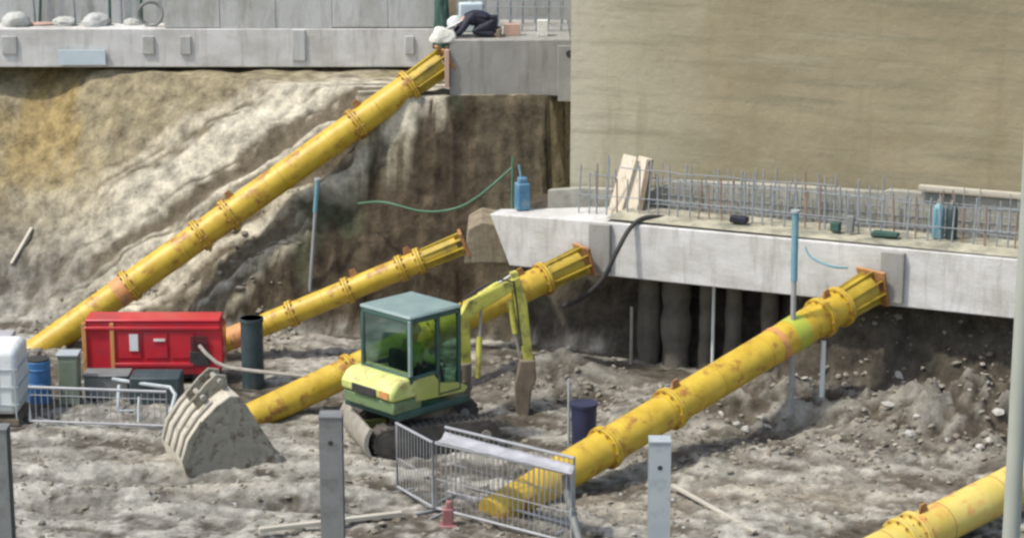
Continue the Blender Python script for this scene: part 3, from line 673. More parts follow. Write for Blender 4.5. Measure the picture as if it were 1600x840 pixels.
def hand(V, E, Rr, wrist, d, side_):
    """palm and five fingers grown from the wrist vertex along d"""
    w_ = Vector(V[wrist]); d = Vector(d).normalized(); s_ = Vector(side_).normalized(); n_ = d.cross(s_)
    pi = len(V); V.append(tuple(w_ + d * .07)); E.append((wrist, pi)); Rr.append((.035, .018))
    for k, (o_, l_) in enumerate(((-.030, .060), (-.010, .075), (.010, .070), (.028, .055))):
        i = len(V); V.append(tuple(w_ + d * .095 + s_ * o_)); V.append(tuple(w_ + d * (.095 + l_ * .55) + s_ * o_ * 1.1 + n_ * .012)); V.append(tuple(w_ + d * (.095 + l_ * .85) + s_ * o_ * 1.1 + n_ * .035))
        E += [(pi, i), (i, i + 1), (i + 1, i + 2)]; Rr += [.010, .009, .008]
    i = len(V); V.append(tuple(w_ + d * .04 - s_ * .045)); V.append(tuple(w_ + d * .075 - s_ * .06 + n_ * .015)); E += [(wrist, i), (i, i + 1)]; Rr += [.011, .009]
# operator in the cab
def skin_body(name, verts_, edges_, radii, mat_, parent, lvl=2):
    me = bpy.data.meshes.new(name); me.from_pydata([tuple(v_) for v_ in verts_], edges_, [])
    o = bpy.data.objects.new(name, me); C.objects.link(o)
    if parent: o.parent = parent
    o.modifiers.new('skin', 'SKIN')
    for i, r in enumerate(radii): me.skin_vertices[0].data[i].radius = (r if isinstance(r, tuple) else (r, r))
    me.skin_vertices[0].data[0].use_root = True
    s_ = o.modifiers.new('sub', 'SUBSURF'); s_.levels = lvl; s_.render_levels = lvl
    me.materials.append(mat_); return o
seatw = EX + Matrix.Rotation(YAW, 3, 'Z') @ Vector((.02, -.16, 1.13))
pe = empty('person', seatw, 'operator in a yellow-green jacket seated behind the glass of the excavator cab', 'person', rz=YAW)
V = [(0, 0, .10), (0.0, 0, .28), (-.02, 0, .46), (0, 0, .53), (.02, 0, .58), (.03, 0, .65), (.03, 0, .74),
     (.02, .17, .48), (.10, .23, .30), (.30, .25, .20), (.38, .25, .21), (.02, -.17, .48), (.10, -.23, .30), (.30, -.25, .20), (.38, -.25, .21),
     (.05, .10, .08), (.42, .13, .10), (.50, .13, -.28), (.60, .13, -.31), (.05, -.10, .08), (.42, -.13, .10), (.50, -.13, -.28), (.60, -.13, -.31)]
E = [(0, 1), (1, 2), (2, 3), (3, 4), (4, 5), (5, 6), (2, 7), (7, 8), (8, 9), (9, 10), (2, 11), (11, 12), (12, 13), (13, 14), (0, 15), (15, 16), (16, 17), (17, 18), (0, 19), (19, 20), (20, 21), (21, 22)]
Rr = [(.13, .16), (.12, .15), (.12, .17), .06, .055, .095, .075, .06, .05, .037, .03, .06, .05, .037, .03, .09, .065, .05, .04, .09, .065, .05, .04]
hand(V, E, Rr, 10, (1, 0, -.3), (0, 1, 0)); hand(V, E, Rr, 14, (1, 0, -.3), (0, -1, 0))
skin_body('body', V, E, Rr, M['skin'], pe)
V = [(0, 0, .10), (0.0, 0, .28), (-.02, 0, .46), (0, 0, .53), (.02, .17, .48), (.10, .235, .30), (.28, .25, .21), (.02, -.17, .48), (.10, -.235, .30), (.28, -.25, .21)]
skin_body('jacket', V, [(0, 1), (1, 2), (2, 3), (2, 4), (4, 5), (5, 6), (2, 7), (7, 8), (8, 9)], [(.155, .185), (.145, .18), (.15, .20), .08, .09, .07, .055, .09, .07, .055], M['cloth_hivis'], pe)
V = [(0, 0, .07), (.05, .10, .08), (.42, .13, .10), (.50, .13, -.24), (.05, -.10, .08), (.42, -.13, .10), (.50, -.13, -.24)]
skin_body('trousers', V, [(0, 1), (1, 2), (2, 3), (0, 4), (4, 5), (5, 6)], [(.15, .17), .11, .085, .07, .11, .085, .07], M['trouser'], pe)
b = MB(); n = 18
for i, (rr, z) in enumerate(((.125, .71), (.135, .72), (.115, .78), (.085, .825), (.03, .845))):
    for k in range(n): b.add([(.03 + rr * 1.1 * math.cos(2 * math.pi * k / n), rr * math.sin(2 * math.pi * k / n), z)], [])
b.f = [(i * n + k, i * n + (k + 1) % n, (i + 1) * n + (k + 1) % n, (i + 1) * n + k) for i in range(4) for k in range(n)] + [tuple(range(4 * n, 5 * n)), tuple(range(n))[::-1]]
b.build('helmet', M['white'], pe)
b = MB(); b.prism([(.115, -.015, .67), (.150, 0, .65), (.115, .015, .67), (.118, 0, .63)], (0, .001, 0)); b.tube((.112, -.04, .685), (.125, -.04, .685), .012, n=8); b.tube((.112, .04, .685), (.125, .04, .685), .012, n=8); b.build('face', M['skin'], pe)

# ---------------------------------------------------------------- big loose bucket
bk = onground(352, 732); bk.z = 0.02
# local frame: x along the mouth width (towards left-back), y ...
BY = R(24)
br = empty('digger_bucket', bk, 'large clay-caked excavator bucket lying on its mouth on the ground', 'bucket', rz=BY); br.scale = (.94, .94, .94)
# side profile in local x-z; shell swept along local y
prof = [(-.62, .02), (-.70, .30), (-.60, .62), (-.38, .92), (-.12, 1.16), (.12, 1.30), (.28, 1.28), (.40, 1.10), (.62, .70), (.86, .30), (1.02, .02)]
inner = [(.90, .03), (.72, .32), (.50, .68), (.31, 1.02), (.22, 1.16), (.13, 1.20), (-.05, 1.08), (-.30, .85), (-.50, .58), (-.60, .30), (-.53, .03)]
W = 1.35
b = MB(); b.prism([(x, 0, z) for x, z in prof[:7] + inner[5:]], (0, W, 0)); b.build('shell', M['bucket_pale'], br, bevel=.012)
for k in range(4):
    y = .16 + k * (W - .38) / 3
    op = [(x * 1.0, z) for x, z in prof[1:5]]; ip = [(x - .035, z + .03) for x, z in prof[1:5]]
    MB().prism([(x + .01, y, z - .01) for x, z in op] + [(x, y, z) for x, z in ip[::-1]], (0, .07, 0)).build('wear_rib', M['steel_dusty'], br, bevel=.006)
b = MB()
for y in (-.025, W - .02): b.prism([(x, y, z) for x, z in prof], (0, .045, 0))
b.build('side_plate', M['bucket'], br, bevel=.01)
b = MB(); b.prism([(-.66, -.05, .02), (-.74, -.05, .30), (-.63, -.05, .64), (-.40, -.05, .95), (-.33, -.05, .88), (-.54, -.05, .58), (-.62, -.05, .30), (-.54, -.05, .02)], (0, .03, 0)); b.build('wear_strip', M['bucket'], br, bevel=.008)
b = MB(); b.box((.92, W / 2, .10), (.06, W + .06, .20), rot=Matrix.Rotation(R(-28), 3, 'Y')); b.build('cutting_edge', M['steel_dusty'], br, bevel=.01)
for k in range(5):
    y = .1 + k * (W - .2) / 4
    b = MB(); b.prism([(.93, y - .06, .16), (1.02, y - .06, .14), (1.12, y - .02, .0), (1.04, y - .06, .0)], (0, .12, 0)); b.build('tooth', M['steel_dusty'], br, bevel=.01)
for y in (W * .32, W * .62):
    b = MB(); b.prism([(-.30, y, .98), (-.02, y, 1.22), (.22, y, 1.32), (.20, y, 1.52), (.02, y, 1.56), (-.16, y, 1.42), (-.40, y, 1.16)], (0, .06, 0)); b.build('hanger_ear', M['bucket'], br, bevel=.01)
b = MB(); b.tube((.08, W * .25, 1.44), (.08, W * .72, 1.44), .05, n=14); b.tube((-.22, W * .25, 1.20), (-.22, W * .72, 1.20), .05, n=14); b.build('pin', M['steel_dusty'], br)

# ---------------------------------------------------------------- red machine
r0 = P(132, 588, 38.7); r1 = P(352, 588, 38.7)
zb = 0.14; rx0, rx1 = r0.x, r1.x - .02
zt = P(200, 503, 38.7).z
rm = empty('red_compressor', ((rx0 + rx1) / 2, 39.2, 0), 'long red steel machine housing standing in front of the struts at the left', 'machine')
o_ = rm.location
b = MB(); b.prism([(rx0, 38.7, zb), (rx1 - .10, 38.7, zb), (rx1, 38.7, zb + .18), (rx1, 38.7, zt - .12), (rx1 - .08, 38.7, zt), (rx0 + .04, 38.7, zt), (rx0, 38.7, zt - .06)], (0, .50, 0)); b.build('housing', M['red'], rm, o_, bevel=.03)
b = MB(); b.box(((rx0 + rx1) / 2, 38.95, zt + .025), (rx1 - rx0 - .1, .55, .05)); b.build('lid', M['red'], rm, o_, bevel=.02)
b = MB(); xs = rx0 + .52; b.box((xs, 38.68, (zb + zt) / 2), (.07, .05, zt - zb - .02)); b.box((rx0 + .03, 38.68, (zb + zt) / 2), (.07, .05, zt - zb)); b.build('corner_post', M['orange'], rm, o_, bevel=.008)
b = MB(); b.box(((xs + rx1) / 2 - .25, 38.67, zb + .20), (rx1 - xs - .55, .06, .06)); b.box(((rx0 + rx1) / 2, 38.67, zt - .10), (rx1 - rx0 - .1, .05, .05)); b.build('rail', M['red'], rm, o_, bevel=.008)
for k in range(3):
    xa = xs + .10 + k * .46; b = MB(); b.box((xa + .2, 38.69, (zb + zt) / 2 + .06), (.40, .03, .46)); b.build('door', M['red'], rm, o_, bevel=.01)
b = MB()
for k in range(7): b.box((rx1 - .42, 38.665, zt - .26 - k * .045), (.30, .02, .016))
b.build('vent', M['blackrub'], rm, o_)
q = P(209, 535, 38.66); b = MB(); b.box((q.x, 38.66, q.z), (.15, .014, .30)); b.build('notice', M['white'], rm, o_)
q = P(249, 531, 38.66); b = MB(); b.box((q.x, 38.66, q.z), (.20, .014, .045)); b.build('notice', M['cream'], rm, o_)
q = P(312, 560, 38.66); b = MB(); b.box((q.x, 38.67, q.z), (.34, .05, .26)); b.build('outlet_recess', M['blackrub'], rm, o_, bevel=.01)
b = MB()
for x in (rx0 + .4, rx1 - .5): b.box((x, 38.95, .07), (.12, .45, .20))
b.box(((rx0 + rx1) / 2, 38.85, zb - .05), (rx1 - rx0 - .2, .10, .10)); b.box(((rx0 + rx1) / 2, 39.12, zb - .05), (rx1 - rx0 - .2, .10, .10)); b.build('skid_frame', M['blackrub'], rm, o_, bevel=.01)
b = MB(); b.path([P(312, 540, 38.6), P(322, 552, 38.45), P(338, 566, 38.35), P(356, 574, 38.3), P(395, 579, 38.0), P(500, 590, 37.7)], .035, 10)
o = b.build('hose', M['steel_dusty'], org=P(312, 540, 38.6)); tag(o, 'grey dusty hose leaving the right end of the red machine', 'hose')

# upright pipe stubs
q = onground(396, 606); b = MB(); zt_ = P(396, 496, q.y).z; b.tube((q.x, q.y, -.1), (q.x, q.y, zt_), .195, n=28); b.tube((q.x, q.y, zt_ - .06), (q.x, q.y, zt_ + .0), .21, n=28)
o = b.build('pipe_stub', M['teal_pipe'], org=(q.x, q.y, 0)); tag(o, 'dark teal upright pipe standing right of the red machine', 'pipe')
q = onground(912, 694); b = MB(); zt_ = P(912, 630, q.y).z; n = 24
b.tube((q.x, q.y, -.05), (q.x, q.y, zt_), .185, .21, n=24); b.tube((q.x, q.y, zt_ - .03), (q.x, q.y, zt_ + .015), .225, n=24)
dr = empty('drum', (q.x, q.y, 0), 'dark navy drum standing on the ground left of the middle strut', 'drum'); b.build('drum_body', M['navy'], dr, dr.location)
b = MB(); b.tube((q.x - .24, q.y + .1, -.1), (q.x - .24, q.y + .1, zt_ + .38), .022, n=8); o = b.build('marker_stake', M['galv_pale'], org=(q.x - .24, q.y + .1, 0)); tag(o, 'thin grey stake beside the dark navy drum', 'stake')

# left edge: white tank, blue drum, green-grey cabinet, rails
q = P(38, 650, 36.7); tk = empty('water_tank', (q.x - .5, 36.7, 0), 'white plastic tank cut by the left edge of the picture', 'tank')
zt_ = P(20, 552, 36.2).z
b = MB(); b.box((q.x - .55, 36.75, .10 + zt_ / 2), (1.1, 1.0, zt_ - .14)); b.build('tank_body', M['white'], tk, tk.location, bevel=.10)
b = MB()
for z in (.35, .65, .95): b.box((q.x - .55, 36.75, z), (1.14, 1.04, .03))
for x in (-.02, -.36, -.72, -1.08): b.box((q.x + x, 36.22, .62), (.025, .02, 1.0))
b.build('cage', M['galv_pale'], tk, tk.location)
b = MB(); b.tube((q.x - .5, 36.75, zt_), (q.x - .5, 36.75, zt_ + .08), .12, n=18); b.build('filler_cap', M['navy'], tk, tk.location)
b = MB(); b.box((q.x - .55, 36.75, .05), (1.1, 1.0, .10)); b.build('pallet', M['brown_steel'], tk, tk.location)
q = P(61, 606, 37.7); b = MB(); dr = empty('drum', (q.x, q.y, 0), 'bright blue plastic drum beside the white tank', 'drum')
b.tube((q.x, q.y, -.1), (q.x, q.y, P(61, 562, 37.7).z), .21, n=28)
for z in (.3, .55): b.tube((q.x, q.y, z), (q.x, q.y, z + .03), .22, n=28)
b.build('drum_body', M['blue'], dr, dr.location, bevel=.01)
b = MB(); zz = P(61, 562, 37.7).z; b.tube((q.x, q.y, zz + .003), (q.x, q.y, zz + .03), .20, n=28); b.build('lid', M['blackrub'], dr, dr.location)
q = P(110, 612, 37.5); zz = P(110, 553, 37.5).z
cb = empty('site_cabinet', (q.x, q.y, 0), 'narrow grey-green cabinet standing between the blue drum and red machine', 'cabinet')
b = MB(); b.box((q.x, q.y, zz / 2), (.34, .30, zz)); b.build('cabinet_body', M['olive_box'], cb, cb.location, bevel=.02)
b = MB(); b.box((q.x + .02, q.y - .155, zz * .55), (.26, .015, zz * .7)); b.build('door', M['olive_box'], cb, cb.location, bevel=.004)
b = MB(); b.box((q.x, q.y, zz + .02), (.38, .34, .04)); b.build('cap', M['galv_pale'], cb, cb.location, bevel=.01)

def rail(p0, p1, h, name, label, posts=3, mname='galv_pale', r=.028, mid=(0.5,)):
    p0, p1 = Vector(p0), Vector(p1); p0.z = p1.z = 0
    e = empty(name, p0, label, 'barrier')
    up = Vector((0, 0, 1)); b = MB(); b.tube(p0 + up * h, p1 + up * h, r, n=10); b.build('top_rail', M[mname], e, p0)
    for m_ in mid: MB().tube(p0 + up * h * m_, p1 + up * h * m_, r * .8, n=10).build('rail', M[mname], e, p0)
    for k in range(posts):
        q = p0.lerp(p1, k / (posts - 1)); MB().tube(q - up * .1, q + up * h, r, n=10).build('post', M[mname], e, p0)
    return e

# drawbar trestle of the compressor: pale bent frame
e0 = P(172, 640, 36.9); tr = empty('steel_trestle', (e0.x, e0.y, 0), 'bent pale tubular frame lying in front of the red machine', 'frame')
def PZ(px, py, Y, z=None):
    q = P(px, py, Y); return q
b = MB(); b.path([PZ(176, 592, 37.6), PZ(228, 600, 37.3), PZ(266, 605, 37.1), PZ(274, 616, 37.0), PZ(268, 640, 36.8), PZ(252, 660, 36.6)], .035, 10); b.build('tube', M['galv_pale'], tr, tr.location)
b = MB(); b.path([PZ(180, 655, 36.6), PZ(214, 665, 36.3), PZ(262, 684, 35.9)], .045, 10); b.build('tube', M['steel_dusty'], tr, tr.location)
b = MB(); b.tube(PZ(182, 657, 36.6), PZ(186, 602, 37.3), .03, n=8); b.tube(PZ(216, 664, 36.3), PZ(217, 620, 36.6), .022, n=8); b.tube(PZ(186, 641, 36.6), PZ(220, 641, 36.5), .018, n=8); b.build('brace', M['galv_pale'], tr, tr.location)
q = P(245, 632, 37.5); b = MB(); b.box((q.x, 37.6, .25), (.85, .55, .50)); bx = b.build('tool_box', M['teal_pipe'], org=(q.x, 37.6, 0), bevel=.03); tag(bx, 'dark teal box under the bent frame near the big bucket', 'box')
q = P(170, 625, 37.9); b = MB(); b.box((q.x, 37.9, .20), (.75, .4, .40)); b.box((q.x, 37.9, .42), (.80, .45, .04)); bx = b.build('crate', M['galv_dark'], org=(q.x, 37.9, 0), bevel=.02); tag(bx, 'grey steel crate under the left part of the red machine', 'crate')

# ---------------------------------------------------------------- king posts (H section) in the foreground
def hpile(px, py, wpx, mname, label, yb=29.6):
    top = P(px, py, yb); wd = wpx / F * (yb + 2.3)
    e = empty('steel_post', (top.x, yb, 0), label, 'post', 'steel posts standing in the foreground')
    b = MB(); zc = top.z / 2 - .15; h = top.z + .3
    b.box((top.x, yb - wd * .42, zc), (wd, .02, h)); b.box((top.x, yb + wd * .42, zc), (wd, .02, h)); b.box((top.x, yb, zc), (.016, wd * .80, h))
    b.build('h_section', M[mname], e, e.location)
    b = MB(); b.box((top.x, yb, top.z + .012), (wd * 1.02, wd * 1.0, .02)); b.build('cap_plate', M[mname], e, e.location)
    b = MB(); b.tube((top.x, yb - wd * .42 - .015, top.z - .35), (top.x, yb - wd * .42 - .005, top.z - .35), .035, n=12); b.build('lifting_hole', M['blackrub'], e, e.location)
hpile(517, 648, 35, 'galv_dark', 'dark grey steel post left of the mesh barriers')
hpile(1031, 687, 33, 'galv_pale', 'pale blue-grey steel post in front of the middle strut foot')
hpile(-4, 668, 32, 'galv_dark', 'dark grey steel post at the left edge of the picture')
q = P(1603, 420, 15); e = empty('near_pole', (q.x, 15, 0), 'pale grey-green pole running up the right edge of the picture', 'pole')
M['pole'] = mat('pale_khaki_pole_paint', (0.33, 0.35, 0.30), (0.38, 0.40, 0.34), 2, 0.8)
MB().tube((q.x, 15, 0), (q.x, 15, 12.5), .060, n=24).build('shaft', M['pole'], e, e.location)
b = MB(); b.tube((q.x, 15, 0), (q.x, 15, .04), .16, n=24); b.build('base_plate', M['galv_pale'], e, e.location)

# ---------------------------------------------------------------- mesh barriers
def barrier(p0, p1, z0, z1a, z1b, label, n, mname='galv'):
    p0, p1 = Vector((p0.x, p0.y, 0)), Vector((p1.x, p1.y, 0)); up = Vector((0, 0, 1))
    e = empty('mesh_barrier', p0, label, 'barrier', 'galvanised pedestrian barriers')
    tp = lambda t_: p0.lerp(p1, t_) + up * lerp(z1a, z1b, t_); bt = lambda t_: p0.lerp(p1, t_) + up * z0
    b = MB(); b.path([bt(0), tp(0), tp(1), bt(1)], .026, 10); b.tube(bt(0), bt(1), .022, n=10); b.build('frame', M[mname], e, p0)
    b = MB()
    for k in range(1, n): b.tube(bt(k / n), tp(k / n), .0075, n=6)
    b.tube(bt(0) + up * .45, bt(1) + up * .45, .007, n=6)
    b.build('mesh_infill', M[mname], e, p0)
    for t_ in (.04, .96):
        q = p0.lerp(p1, t_); dd = (p1 - p0).normalized(); nn = Vector((dd.y, -dd.x, 0))
        MB().tube(q - nn * .28 + up * .03, q + nn * .28 + up * .03, .022, n=8).build('foot', M[mname], e, p0); 
    return e
q0 = G(48, 668, 0); q1 = G(262, 676, 0); zz = P(150, 608, (q0.y + q1.y) / 2).z
barrier(q0, q1, .12, zz, zz, 'galvanised mesh barrier at the left below the blue drum and red machine', 22)
c0 = G(682, 803, 0.0); c1 = G(893, 858, 0.0); c2 = G(614, 792, 0.0)
c2 = c0 + (Vector((-.62, .95, 0)))
barrier(c0, c1, .10, 1.10, 1.12, 'galvanised barrier in front of the foot of the middle strut', 26)
barrier(c0 + Vector((-.05, .04, 0)), c2, .10, 1.10, 1.10, 'galvanised barrier turned away to the left at the corner', 12)
c3 = c0 + Vector((.12, .75, 0)); c4 = c1 + Vector((.05, .70, 0))
barrier(c3, c4, .10, 1.10, 1.12, 'galvanised barrier parallel behind the front one', 26)
# sheeting draped over both top rails
b = MB(); n = 22; m_ = 6
for i in range(n + 1):
    for j in range(m_ + 1):
        t_ = i / n; u_ = j / m_
        q = (c0 + Vector((0.0, -.03, 0))).lerp(c1 + Vector((-.02, -.03, 0)), t_).lerp((c3 + Vector((0, -.35, 0))).lerp(c4 + Vector((0, -.38, 0)), t_), u_)
        z = 1.145 - .05 * math.sin(math.pi * u_) + .015 * fb(t_ * 6, u_ * 3, 2, 1.3)
        b.add([(q.x, q.y, z)], [])
b.f = [(i * (m_ + 1) + j, i * (m_ + 1) + j + 1, (i + 1) * (m_ + 1) + j + 1, (i + 1) * (m_ + 1) + j) for i in range(n) for j in range(m_)]
o = b.build('plastic_sheet', M['sheet'], org=(c0.x, c0.y, 1.14)); tag(o, 'whitish sheet laid along the top of the front mesh barrier', 'sheet')
md = o.modifiers.new('thick', 'SOLIDIFY'); md.thickness = .012
b = MB(); b.path([P(884, 742, 30.95), P(888, 775, 30.8), P(896, 810, 30.6), P(906, 846, 30.4), P(915, 875, 30.2)], .06, 12)
o = b.build('hose', M['galv_dark'], org=P(884, 742, 30.95)); tag(o, 'thick dark hose hanging off the right end of the mesh barrier', 'hose')
b = MB()
q = G(700, 822, 0); b.box((q.x, q.y, .16), (.16, .14, .26)); b.box((q.x + .02, q.y, .34), (.09, .09, .12)); b.box((q.x, q.y, .02), (.26, .2, .05))
o = b.build('site_lamp', M['redlamp'], org=(q.x, q.y, 0), bevel=.02); tag(o, 'small dull red unlit lamp on the ground before the barrier', 'lamp')
def plank(pa, pb, w_, t_, name, label, mname='wood_old', lift=.05):
    pa, pb = Vector(pa), Vector(pb); d = (pb - pa); L = d.length
    e = d.normalized(); s_ = e.cross(Vector((0, 0, 1))).normalized(); u_ = s_.cross(e)
    b = MB(); b.box((pa + pb) / 2 + Vector((0, 0, lift)), (L, w_, t_), rot=Matrix((e, s_, u_)).transposed())
    o = b.build(name, M[mname], org=pa, bevel=.005); tag(o, label, 'plank'); return o
plank(G(405, 832, .05), G(628, 806, .05), .10, .06, 'timber_plank', 'pale timber lying on the ground behind the dark foreground post')
plank(G(1050, 762, .05), G(1180, 835, .05), .07, .04, 'timber_plank', 'short pale timber half buried in the sand at the right foreground')
plank(onground(640, 690) + Vector((0, 0, .05)), onground(560, 668) + Vector((0, 0, .1)), .2, .05, 'timber_plank', 'muddy board by the blade of the excavator')

# ---------------------------------------------------------------- poles and pipes
def pole(pt, pb, r, name, label, mname, band=None):
    pt, pb = Vector(pt), Vector(pb)
    e = empty(name, pb, label, 'pole'); MB().tube(pb - Vector((0, 0, .15)), pt, r, n=14).build('shaft', M[mname], e, pb)
    if band:
        q = pb.lerp(pt, band[0]); MB().tube(q, pt, r * 1.25, n=14).build('sleeve', M[band[1]], e, pb)
        MB().tube(pt, pt + Vector((0, 0, .04)), r * 1.7, n=14).build('cap', M['galv_pale'], e, pb)
q = onground(1236, 640); pole(P(1243, 332, q.y), q, .045, 'standpipe', 'tall pole with a blue upper sleeve in front of the beam', 'galv', (.66, 'blue_pale'))
q = onground(483, 455); pole(P(496, 282, q.y - .02), q, .035, 'standpipe', 'thin pole leaning by the dark bank left of the second strut', 'galv', (.72, 'blue_pale'))
q = onground(1284, 618); pole(P(1287, 532, q.y), q, .042, 'standpipe', 'short white pipe just right of the tall blue-topped pole', 'white')
q = BL(4.05, .6, .0); pole(q + Vector((0, 0, 1.74)), q, .03, 'standpipe', 'thin pale pipe in the dark gap among the piles', 'white')
q = BL(2.55, .5, .1); pole(q + Vector((0, 0, 1.0)), q, .03, 'standpipe', 'short pale stake left of centre in the dark gap', 'steel_dusty')

# leaning boards
base = BL(1.86, .55, BZ1 + .05); bx_ = P(1000, 243, 40.35)
for k, (dx, lab) in enumerate(((0, 'left pale board leaning on the rebar above the beam'), (.24, 'right pale board leaning on the rebar above the beam'))):
    a_ = P(957 + k * 22, 345, 40.0); c_ = P(985 + k * 24, 243 + k * 3, 40.35)
    d = c_ - a_; e = d.normalized(); s_ = Vector((1, -.3, 0)); s_ = (s_ - e * s_.dot(e)).normalized(); u_ = s_.cross(e)
    b = MB(); b.box((a_ + c_) / 2, (d.length, .25, .04), rot=Matrix((e, s_, u_)).transposed())
    o = b.build('timber_board', M['wood'], org=a_, bevel=.006); tag(o, lab, 'board', 'boards leaning on the rebar')
b = MB(); a_ = P(1016, 250, 40.3); c_ = P(1000, 335, 40.0); b.box((a_ + c_) / 2, (.10, .08, (a_ - c_).length), rot=(a_ - c_).to_track_quat('Z', 'Y').to_matrix())
o = b.build('timber_prop', M['brown_steel'], org=c_); tag(o, 'dark prop behind the two leaning pale boards', 'prop')

# hoses
def hose(pts, r, label, mname, name='hose'):
    P3 = [P(*q) for q in pts]; out = []
    m_ = len(P3)
    for i in range(m_ - 1):
        p0, p1, p2, p3 = P3[max(0, i - 1)], P3[i], P3[i + 1], P3[min(m_ - 1, i + 2)]
        for k in range(8):
            t_ = k / 8; out.append(.5 * ((2 * p1) + (p2 - p0) * t_ + (2 * p0 - 5 * p1 + 4 * p2 - p3) * t_ ** 2 + (3 * p1 - p0 - 3 * p2 + p3) * t_ ** 3))
    out.append(P3[-1]); b = MB(); b.path(out, r, 10); o = b.build(name, M[mname], org=P3[0]); tag(o, label, 'hose'); return o
hose([(1085, 352, 39.75), (1050, 342, 39.6), (1010, 340, 39.3), (985, 356, 39.1), (962, 396, 38.95), (940, 438, 39.0), (905, 468, 39.3), (880, 478, 39.6)], .042, 'black hose looping over the beam edge beside the leaning boards', 'blackrub')
hose([(560, 318, 42.3), (600, 316, 41.6), (660, 330, 41.4), (710, 326, 41.3), (750, 305, 41.2), (800, 262, 41.2)], .022, 'green hose sagging across the dark earth face', 'green_hose')
hose([(1258, 385, 37.6), (1268, 402, 37.5), (1300, 416, 37.3), (1325, 418, 37.3)], .02, 'thin pale hose drooping on the beam face beside the blue-topped pole', 'blue_pale')

# blue pump on the beam's left end
q = P(816, 330, 40.55); pm = empty('pump', (q.x, q.y, BZ1), 'blue pump standing on the left end of the lower beam', 'pump')
M['pump'] = mat('faded_mid_blue_paint', (0.05, 0.16, 0.28), (0.12, 0.26, 0.36), 5, 0.6, c3=(.25, .26, .24), s3=5)
b = MB(); b.box((q.x, q.y, BZ1 + .17), (.24, .24, .50), rz=.3); b.box((q.x, q.y, BZ1 + .46), (.16, .18, .12), rz=.3); b.build('motor', M['pump'], pm, pm.location, bevel=.03)
b = MB(); b.tube((q.x - .02, q.y, BZ1 + .5), (q.x - .06, q.y, BZ1 + .74), .02, n=12); b.build('riser', M['blue_pale'], pm, pm.location)
q = P(800, 330, 40.7); pole((q.x + .01, q.y, BZ1 + .85), (q.x, q.y, BZ1 - .02), .022, 'stake', 'thin green stake beside the blue pump', 'green_hose')
for px, mname, lab in ((1449, 'blue_pale', 'pale blue gas cylinder on the beam'), (1470, 'teal_pipe', 'dark green gas cylinder beside the pale blue one')):
    q = on_beam(px, 362, 35, 42); s = (Vector((q.x, q.y)) - A2).dot(T2); q = BL(s, .75, BZ1 + .04)
    e = empty('gas_cylinder', q, lab, 'gas cylinder', 'gas cylinders on the beam'); up = Vector((0, 0, 1))
    b = MB(); b.path([q, q + up * .03, q + up * .50, q + up * .57, q + up * .60], [.09, .10, .10, .07, .03], 18); b.build('cylinder_body', M[mname], e, q)
    b = MB(); b.tube(q + up * .6, q + up * .66, .03, n=10); b.build('valve', M['steel_dusty'], e, q)
random.seed(21)
for px, py, sz, mname, nm, lab in ((1142, 334, (.30, .16, .12), 'black', 'crate', 'small black box on the mortar bed right of the leaning boards'), (1294, 350, (.16, .14, .16), 'green_net', 'bag', 'small dark green bag on the beam right of the blue-topped pole'), (1318, 352, (.10, .1, .3), 'galv_dark', 'bracket', 'small upright dark bracket on the beam next to the green bag'), (1372, 372, (.45, .2, .08), 'green_net', 'bag', 'flat dark green bundle on the beam before the gas cylinders')):
    q = on_beam(px, py, 35, 42); s = (Vector((q.x, q.y)) - A2).dot(T2)
    b = MB(); b.box(BL(s, .45, BZ1 + .06 + sz[2] / 2), sz, rz, jit=.015); o = b.build(nm, M[mname], org=BL(s, .45, BZ1 + .06), bevel=.02); tag(o, lab, nm)

# ---------------------------------------------------------------- bundles on the corbel
def lump(name, c, size, mname, label, cat, seed, flat=.3, rot=0.0, parent=None):
    bm = bmesh.new(); bmesh.ops.create_icosphere(bm, subdivisions=4, radius=1.0)
    for v_ in bm.verts:
        p_ = v_.co.copy(); n_ = mn.fractal(p_ * 1.2 + Vector((seed, 0, 0)), 1, 2, 4, noise_basis='PERLIN_ORIGINAL')
        p_ *= 1 + .22 * n_
        p_.z = max(p_.z, -flat); p_.z += flat
        v_.co = Vector((p_.x * size[0], p_.y * size[1], p_.z * size[2]))
    me = bpy.data.meshes.new(name); bm.to_mesh(me); bm.free(); me.polygons.foreach_set('use_smooth', [True] * len(me.polygons))
    me.materials.append(M[mname]); o = bpy.data.objects.new(name, me); C.objects.link(o); o.location = c; o.rotation_euler = (0, 0, rot)
    if label: tag(o, label, cat)
    return o
wx = P(750, 60, 43.6).x; wk = empty('person', (wx, 43.62, 5.385), 'worker in dark clothes and white helmet kneeling on the square block over the strut head', 'person')
H = [(.17, 0, .24), (.05, 0, .31), (-.09, 0, .36), (-.22, 0, .35), (-.30, 0, .31), (-.36, 0, .28), (-.46, 0, .22),
     (-.22, -.17, .34), (-.34, -.22, .14), (-.50, -.18, -.01), (-.22, .17, .34), (-.38, .20, .15), (-.54, .12, .0),
     (.17, -.10, .22), (-.14, -.16, .10), (.22, -.13, .06), (.32, -.13, .05), (.17, .10, .22), (-.12, .16, .10), (.24, .13, .06), (.34, .13, .05)]
HE = [(0, 1), (1, 2), (2, 3), (3, 4), (4, 5), (5, 6), (3, 7), (7, 8), (8, 9), (3, 10), (10, 11), (11, 12), (0, 13), (13, 14), (14, 15), (15, 16), (0, 17), (17, 18), (18, 19), (19, 20)]
HR = [.12, .12, .12, .11, .055, .08, .085, .06, .045, .028, .06, .045, .028, .09, .06, .045, .035, .09, .06, .045, .035]
V, E, Rr = list(H), list(HE), list(HR)
hand(V, E, Rr, 9, (-.6, 0, -.8), (0, -1, 0)); hand(V, E, Rr, 12, (-.6, 0, -.8), (0, 1, 0))
skin_body('body', V, E, Rr, M['skin'], wk)
